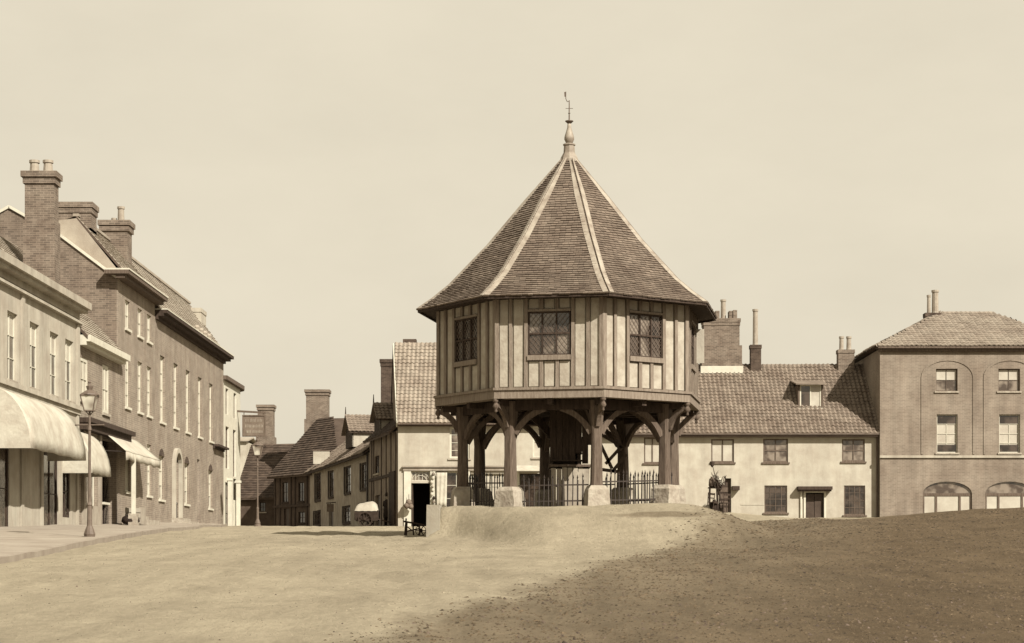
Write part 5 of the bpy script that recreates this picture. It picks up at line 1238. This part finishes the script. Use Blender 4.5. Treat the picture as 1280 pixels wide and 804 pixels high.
# ------------------------------------------------------------------ people
def person(x, y, z, h, facing, label, top, bottom, hat=None, apron=None, dress=False):
    o = thing('person', (x, y, z), label, 'person'); s = h / 1.7
    q = Matrix.Rotation(facing, 3, 'Z'); P = lambda a, b, c: Vector((x, y, z)) + q @ Vector((a * s, b * s, c * s))
    # one continuous skinned body; local -y is forward
    V = [(0, 0, .92), (0, .01, 1.12), (0, .01, 1.32), (0, 0, 1.43), (0, -.01, 1.50), (0, -.015, 1.60), (0, 0, 1.68),
         (-.18, .01, 1.36), (-.24, .03, 1.10), (-.20, -.10, .90), (-.17, -.16, .84), (.18, .01, 1.36), (.24, .02, 1.10), (.22, -.08, .88), (.20, -.13, .80),
         (-.09, 0, .86), (-.10, -.01, .48), (-.10, .02, .09), (-.11, -.13, .03), (.09, 0, .86), (.11, -.03, .48), (.12, 0, .09), (.14, -.15, .03)]
    E = [(0, 1), (1, 2), (2, 3), (3, 4), (4, 5), (5, 6), (2, 7), (7, 8), (8, 9), (9, 10), (2, 11), (11, 12), (12, 13), (13, 14), (0, 15), (15, 16), (16, 17), (17, 18), (0, 19), (19, 20), (20, 21), (21, 22)]
    rad = [.15, .14, .16, .06, .06, .095, .07, .07, .05, .038, .03, .07, .05, .038, .03, .10, .065, .05, .035, .10, .065, .05, .035]
    me = bpy.data.meshes.new('body'); me.from_pydata([tuple(P(*v) - Vector((x, y, z))) for v in V], E, [])
    b = bpy.data.objects.new('body', me); COL.objects.link(b); b.parent = o; ROOT[b] = ROOT[o]
    sk = b.modifiers.new('skin', 'SKIN'); me.skin_vertices[0].data[0].use_root = True
    for i, r_ in enumerate(rad): me.skin_vertices[0].data[i].radius = (r_ * s, r_ * s * .9)
    ss = b.modifiers.new('sub', 'SUBSURF'); ss.levels = 1; ss.render_levels = 2
    me.materials.append(M['skin'])
    def loft(rings, name, m):
        mb = MB(); seg = 14; vs = []
        for cx_, cy_, cz_, rx, ry in rings:
            for i in range(seg):
                t = 2 * math.pi * i / seg; vs.append(P(cx_ + rx * math.cos(t), cy_ + ry * math.sin(t), cz_))
        mb.add(vs, [(j * seg + i, j * seg + (i + 1) % seg, (j + 1) * seg + (i + 1) % seg, (j + 1) * seg + i) for j in range(len(rings) - 1) for i in range(seg)])
        return mb.build(name, m, o, smooth=True)
    hem = .10 if dress else .48
    loft([(0, 0, hem, .30 if dress else .23, .26 if dress else .17), (0, 0, .7, .23, .18), (0, 0, .95, .18, .14), (0, .01, 1.1, .165, .13), (0, .01, 1.28, .205, .14), (0, .01, 1.38, .18, .12), (0, 0, 1.45, .075, .075)], 'dress' if dress else 'coat', top)
    for sx in (-1, 1):
        mb = MB(); mb.tube([P(sx * .17, .01, 1.36), P(sx * .235, .03, 1.1), P(sx * .215, -.09, .91)], [.075 * s, .065 * s, .05 * s], 8); mb.build('sleeve', top, o, smooth=True)
        if not dress:
            mb = MB(); mb.tube([P(sx * .09, 0, .9), P(sx * .105, -.02, .48), P(sx * .11, .01, .08)], [.11 * s, .085 * s, .07 * s], 8); mb.build('trouser_leg', bottom, o, smooth=True)
        mb = MB(); mb.lathe(P(sx * .12, -.06, .0), [(.05 * s, 0), (.085 * s, .02), (.07 * s, .07), (.04 * s, .1)], 8); mb.build('boot', 'cloth_dark', o, smooth=True)
    mb = MB(); mb.lathe(P(0, .02, 1.63), [(.105 * s, -.03 * s), (.112 * s, .03 * s), (.09 * s, .08 * s), (.03 * s, .105 * s)], 10); mb.build('hair', 'cloth_dark', o, smooth=True)
    if hat == 'brim':
        mb = MB(); mb.lathe(P(0, 0, 1.67), [(.18 * s, 0), (.18 * s, .015), (.105 * s, .02), (.10 * s, .13 * s), (.05 * s, .15 * s)], 12); mb.build('hat', 'cloth_dark', o)
    if hat == 'cap':
        mb = MB(); mb.lathe(P(0, .01, 1.66), [(.118 * s, -.04), (.125 * s, .02), (.1 * s, .09 * s), (.02 * s, .12 * s)], 12); mb.build('bonnet', 'cloth_grey', o, smooth=True)
        loft([(0, .0, 1.12, .235, .17), (0, 0, 1.3, .21, .15), (0, .01, 1.44, .09, .09)], 'shawl', 'cloth_grey')
    if apron:
        mb = MB(); mb.prism([P(-.15, -.19, .95), P(.15, -.19, .95), P(.20, -.275, .25), P(-.20, -.275, .25)], q @ Vector((0, .012, 0))); mb.build('apron', apron, o)
    # face: nose and eyes
    mb = MB(); mb.add([P(-.012, -.10, 1.58), P(.012, -.10, 1.58), P(0, -.125, 1.575), P(0, -.098, 1.615)], [(0, 1, 2), (0, 2, 3), (1, 3, 2)]); mb.build('nose', 'skin', o)
    mb = MB()
    for sx in (-1, 1): mb.lathe(P(sx * .032, -.096, 1.612), [(.0, -.008), (.009, 0), (.0, .008)], 6)
    mb.build('eyes', 'cloth_dark', o)
    return o
x, y = xx(484, 103), 103.0
person(x, y, ground(x, y), 1.72, R(-30), 'person in dark coat and hat standing right of the covered cart', 'cloth_dark', 'cloth_dark', hat='brim')
hb = thing('hanging_bundle', at(511, 630, 99.7), 'grey bundle of wares hung on the white pilaster left of the shop doorway', 'wares')
mb = MB(); mb.tube([at(511, 618, 99.75), at(511, 625, 99.75)], .012, 4); mb.build('string', 'cloth_dark', hb)
for dx, dz, rr in ((0, 0, .17), (-.1, -.18, .16), (.1, -.22, .15)):
    mb = MB(); c = at(511, 628, 99.62) + Vector((dx, dz * .2, dz)); mb.lathe(c, [(.03, -rr), (rr * .8, -rr * .6), (rr, 0), (rr * .7, rr * .7), (.03, rr)], 8); mb.build('ware', 'cloth_grey', hb, smooth=True)

# pole against the side wing
po = thing('wooden_pole', at(485, 640, 104.5), 'thin dark pole standing behind the person in the dark coat', 'pole')
mb = MB(); mb.tube([Vector((xx(484.8, 104.3), 104.3, 2.0)), at(484.5, 604, 104.3)], [.06, .045], 6); mb.build('pole', 'timber_old', po)

# ------------------------------------------------------------------ covered cart
def wheel(c, r_, axis_n, parent, m='timber_old', n=10, name='wheel', w_=.06):
    a = Vector(axis_n).normalized(); u = Vector((0, 0, 1)); v = a.cross(u).normalized(); seg = 20; mb = MB(); vs = []
    for i in range(seg):
        t = 2 * math.pi * i / seg; d = u * math.sin(t) + v * math.cos(t)
        for rr, ww in ((r_, -w_ / 2), (r_, w_ / 2), (r_ * .88, w_ / 2), (r_ * .88, -w_ / 2)): vs.append(c + d * rr + a * ww)
    mb.add(vs, [(4 * i + j, 4 * i + (j + 1) % 4, 4 * ((i + 1) % seg) + (j + 1) % 4, 4 * ((i + 1) % seg) + j) for i in range(seg) for j in range(4)])
    wh_ = mb.build(name, m, parent)
    mb = MB()
    for i in range(n):
        t = 2 * math.pi * i / n; d = u * math.sin(t) + v * math.cos(t); mb.beam(c + d * .05, c + d * r_ * .9, .025, .03, a)
    mb.tube([c - a * .09, c + a * .09], .06, 8); mb.build('spokes', m, wh_)
    return wh_
YC = 101.0; x0, x1 = xx(443, YC), xx(473, YC); zg = ground((x0 + x1) / 2, YC)
ct = thing('covered_cart', ((x0 + x1) / 2, YC, zg), 'dark wooden cart piled under a pale canvas cover, in front of the plaster house', 'cart')
zb = zg + .35
for y in (YC, YC + 1.2):
    mb = MB(); mb.hexa([Vector((x0 + .05, y, zb)), Vector((x1 - .05, y, zb)), Vector((x1 - .05, y + .05, zb)), Vector((x0 + .05, y + .05, zb)), Vector((x0, y - .06, zb + .5)), Vector((x1, y - .06, zb + .5)), Vector((x1, y, zb + .5)), Vector((x0, y, zb + .5))]); mb.build('side_board', 'timber_old', ct)
mb = MB(); mb.box(x0 + .05, x1 - .05, YC, YC + 1.25, zb - .06, zb); mb.box(x0, x0 + .05, YC + .05, YC + 1.2, zb, zb + .5); mb.box(x1 - .05, x1, YC + .05, YC + 1.2, zb, zb + .5); mb.build('bed', 'timber_old', ct)
mb = MB(); vs = []; nu, nv = 14, 7
for j in range(nv + 1):
    for i in range(nu + 1):
        u_ = -1 + 2 * i / nu; v_ = j / nv * math.pi
        hgt = .55 * (1 - abs(u_) ** 4) ** .5 * (1 + .1 * math.sin(3 * u_)) * math.sin(v_) ** .7 if 0 < j < nv else 0
        vs.append(Vector((lerp(x0, x1, i / nu) , YC + .6 - .68 * math.cos(v_), zb + .46 + max(0, hgt) * .9 + .008 * math.sin(i * 1.7 + j))))
mb.add(vs, [(j * (nu + 1) + i, j * (nu + 1) + i + 1, (j + 1) * (nu + 1) + i + 1, (j + 1) * (nu + 1) + i) for j in range(nv) for i in range(nu)]); mb.build('canvas_cover', 'stucco', ct, smooth=True)
for yy in (YC - .12, YC + 1.37): wheel(Vector(((x0 + x1) / 2 - .05, yy, zg + .38)), .38, (0, 1, 0), ct)
mb = MB(); mb.beam((x1 - .1, YC + .2, zb + .05), (x1 + .9, YC + .3, zg + .15), .06, .06); mb.beam((x1 - .1, YC + 1.0, zb + .05), (x1 + .9, YC + .9, zg + .15), .06, .06); mb.build('shaft', 'timber_old', ct)

# ------------------------------------------------------------------ little barrow by the wall
YK = 52.5; x0, x1 = xx(505, YK), xx(530, YK); zg = ground((x0 + x1) / 2, YK)
br = thing('hand_barrow', ((x0 + x1) / 2, YK, zg), 'small dark wooden barrow standing left of the low pale wall', 'barrow')
mb = MB()
for a, b in (((x0 + .02, YK, zg), (x0 + .06, YK, zg + .48)), ((x0 + .26, YK + .05, zg + .02), (x0 + .24, YK + .05, zg + .36)), ((x0 + .04, YK + .4, zg), (x0 + .06, YK + .4, zg + .4)), ((x0 + .43, YK, zg), (x0 + .42, YK, zg + .32))): mb.beam(a, b, .04, .05)
mb.build('leg', 'timber_old', br)
for y in (YK, YK + .4):
    mb = MB(); mb.beam((x0 - .02, y, zg + .40), (x1, y, zg + .30), .035, .045); mb.build('handle', 'timber_old', br)
for i in range(5): mb = MB(); mb.box(x0 + .06 + i * .09, x0 + .13 + i * .09, YK - .02, YK + .42, zg + .33 - .012 * i + .03, zg + .35 - .012 * i + .03); mb.build('slat', 'timber_dark', br)
mb = MB(); mb.beam((x0 + .05, YK, zg + .12), (x0 + .43, YK, zg + .2), .03, .04); mb.beam((x0 + .02, YK - .01, zg + .3), (x0 + .26, YK, zg + .12), .025, .03); mb.build('stretcher', 'timber_old', br)
wheel(Vector((x1 - .1, YK + .2, zg + .15)), .15, (0, 1, 0), br, n=6, w_=.04)

# ------------------------------------------------------------------ pile of market goods by the narrow doorway of the white house
YP = 92.0; gz = ground(xx(895, YP), YP)
tb = thing('trestle_table', (xx(893, YP), YP, gz), 'small wooden table among the pile of goods against the white house', 'table')
xa, xb = xx(886, YP), xx(899, YP); zt_ = zz(609, YP)
mb = MB(); mb.box(xa, xb, YP, YP + .5, zt_ - .05, zt_); mb.build('tabletop', 'timber_dark', tb)
for px_, yy in ((887, YP + .03), (898, YP + .03), (887, YP + .45), (898, YP + .45)):
    mb = MB(); mb.beam((xx(px_, YP), yy, gz - .05), (xx(px_ + (1 if px_ < 890 else -1), YP), yy, zt_ - .05), .05, .05); mb.build('leg', 'timber_dark', tb)
def chair(c, tilt, label, name='wooden_chair'):
    o = thing(name, c, label, 'chair'); Q = Matrix.Rotation(tilt[0], 3, 'Y') @ Matrix.Rotation(tilt[1], 3, 'X') @ Matrix.Rotation(tilt[2], 3, 'Z'); c = Vector(c)
    P = lambda a, b, d: c + Q @ Vector((a, b, d))
    mb = MB(); mb.hexa([P(-.2, -.2, .43), P(.2, -.2, .43), P(.18, .2, .43), P(-.18, .2, .43), P(-.2, -.2, .47), P(.2, -.2, .47), P(.18, .2, .47), P(-.18, .2, .47)]); mb.build('seat', 'timber_dark', o)
    for sx in (-1, 1):
        mb = MB(); mb.beam(P(sx * .18, -.18, 0), P(sx * .18, -.18, .43), .035, .035); mb.build('leg', 'timber_old', o)
        mb = MB(); mb.beam(P(sx * .17, .2, 0), P(sx * .16, .2, .45), .035, .035); mb.beam(P(sx * .16, .2, .45), P(sx * .17, .26, .9), .035, .035); mb.build('leg', 'timber_old', o)
    mb = MB(); mb.beam(P(-.18, .25, .84), P(.18, .25, .84), .03, .09); mb.beam(P(-.17, .22, .65), P(.17, .22, .65), .025, .05); mb.build('backrest', 'timber_dark', o)
    return o
chair((xx(903, YP), YP + .36, zz(607, YP) + .47), (R(180), 0, R(12)), 'upturned dark wooden chair on top of the pile against the white house')
chair((xx(905, YP), YP - .35, gz), (0, 0, R(200)), 'upright dark wooden chair at the foot of the pile, beside the narrow doorway')
def sack(px_, py_, r_, h, m, label, Y=YP):
    c = at(px_, py_, Y); mb = MB(); vs = []; seg = 12
    prof = [(r_ * .8, 0), (r_, h * .2), (r_ * 1.02, h * .5), (r_ * .8, h * .78), (r_ * .3, h * .9), (r_ * .42, h)]
    for k_, (rr, zc) in enumerate(prof):
        for i in range(seg):
            t = 2 * math.pi * i / seg; f = 1 + .12 * math.sin(3 * t + k_) ; vs.append(c + Vector((rr * f * math.cos(t), rr * f * math.sin(t), zc)))
    mb.add(vs, [(j * seg + i, j * seg + (i + 1) % seg, (j + 1) * seg + (i + 1) % seg, (j + 1) * seg + i) for j in range(len(prof) - 1) for i in range(seg)] + [tuple(range(seg))[::-1], tuple((len(prof) - 1) * seg + i for i in range(seg))])
    o = mb.build('sack', m, smooth=True); return tag(o, label, 'sack')
zs_ = HY - gz * K / (YP - .3)
sack(893, zs_, .22, .62, 'cloth_dark', 'dark full sack on the ground under the small table of the pile', YP - .3)
sack(898, 609, .19, .5, 'canvas', 'pale sack resting on the small table of the pile', YP + .25)
sack(883, HY - gz * K / (YP - .2), .22, .42, 'stucco', 'pale low sack left of the pile against the white house', YP - .2)
sack(890, 609, .17, .5, 'timber', 'brown sack high on the right of the pile, beside the narrow doorway', YP + .3)
bx_ = thing('packing_case', (xx(904, YP), YP + .2, gz), 'tall dark packing case behind the chair, carrying the brown sack', 'case')
mb = MB(); mb.box(xx(900, YP), xx(910, YP), YP + .12, YP + .55, gz - .05, zz(607, YP)); mb.build('case', 'timber_dark', bx_)
for i in range(4): mb = MB(); z = lerp(gz, zz(607, YP), i / 4); mb.box(xx(899.7, YP), xx(910.3, YP), YP + .10, YP + .119, z + .02, z + .24); mb.build('slat', 'timber', bx_)
chair((xx(887.5, YP), YP - .55, gz + .02), (R(8), 0, R(150)), 'dark wooden chair standing in front of the left end of the small table')
fg = thing('stick_bundle', at(900, 609, YP), 'bundle of dark brushwood sticks fanning out of the top of the pile', 'brushwood'); rs_ = random.Random(4)
for i in range(16):
    a = at(899 + rs_.uniform(-3, 3), 612, YP - .05 + rs_.uniform(-.05, .1)); b = at(898 + rs_.uniform(-11, 11), rs_.uniform(588, 606), YP - .1 + rs_.uniform(-.2, .3))
    mb = MB(); m_ = (a + b) / 2 + Vector((rs_.uniform(-.06, .06), 0, rs_.uniform(-.02, .08))); mb.tube([a, m_, b], [.03, .024, .012], 5)
    for q in range(3):
        p = m_.lerp(b, rs_.random()); mb.tube([p, p + Vector((rs_.uniform(-.15, .15), rs_.uniform(-.1, .1), rs_.uniform(0, .16)))], [.012, .006], 4)
    mb.build('stick', 'timber_old', fg)
bm_ = thing('broom', (xx(903, YP), YP - .1, gz), 'long thin broom leaning against the pile by the white house', 'broom')
mb = MB(); mb.tube([(xx(905, YP), YP - .1, gz), (xx(891, YP), YP + .1, zz(582, YP))], .018, 5); mb.build('handle', 'timber_old', bm_)
mb = MB(); mb.lathe((xx(890.5, YP), YP + .1, zz(583, YP)), [(.03, -.04), (.09, .05), (.12, .2), (.1, .24)], 8); mb.build('brush', 'timber_dark', bm_)
bd = thing('stone_slab', (xx(872, 80), 80, ground(xx(872, 80), 80)), 'flat pale stone slabs lying right of the market cross', 'stone')
x = xx(868, 78); z = ground(x, 78); mb = MB(); mb.box(x - .6, x + .9, 78, 78.5, z - .1, z + .14); mb.build('slab', 'stone', bd); mb = MB(); mb.box(x - .2, x + 1.3, 78.7, 79.2, z - .1, z + .26); mb.build('slab', 'stone', bd)
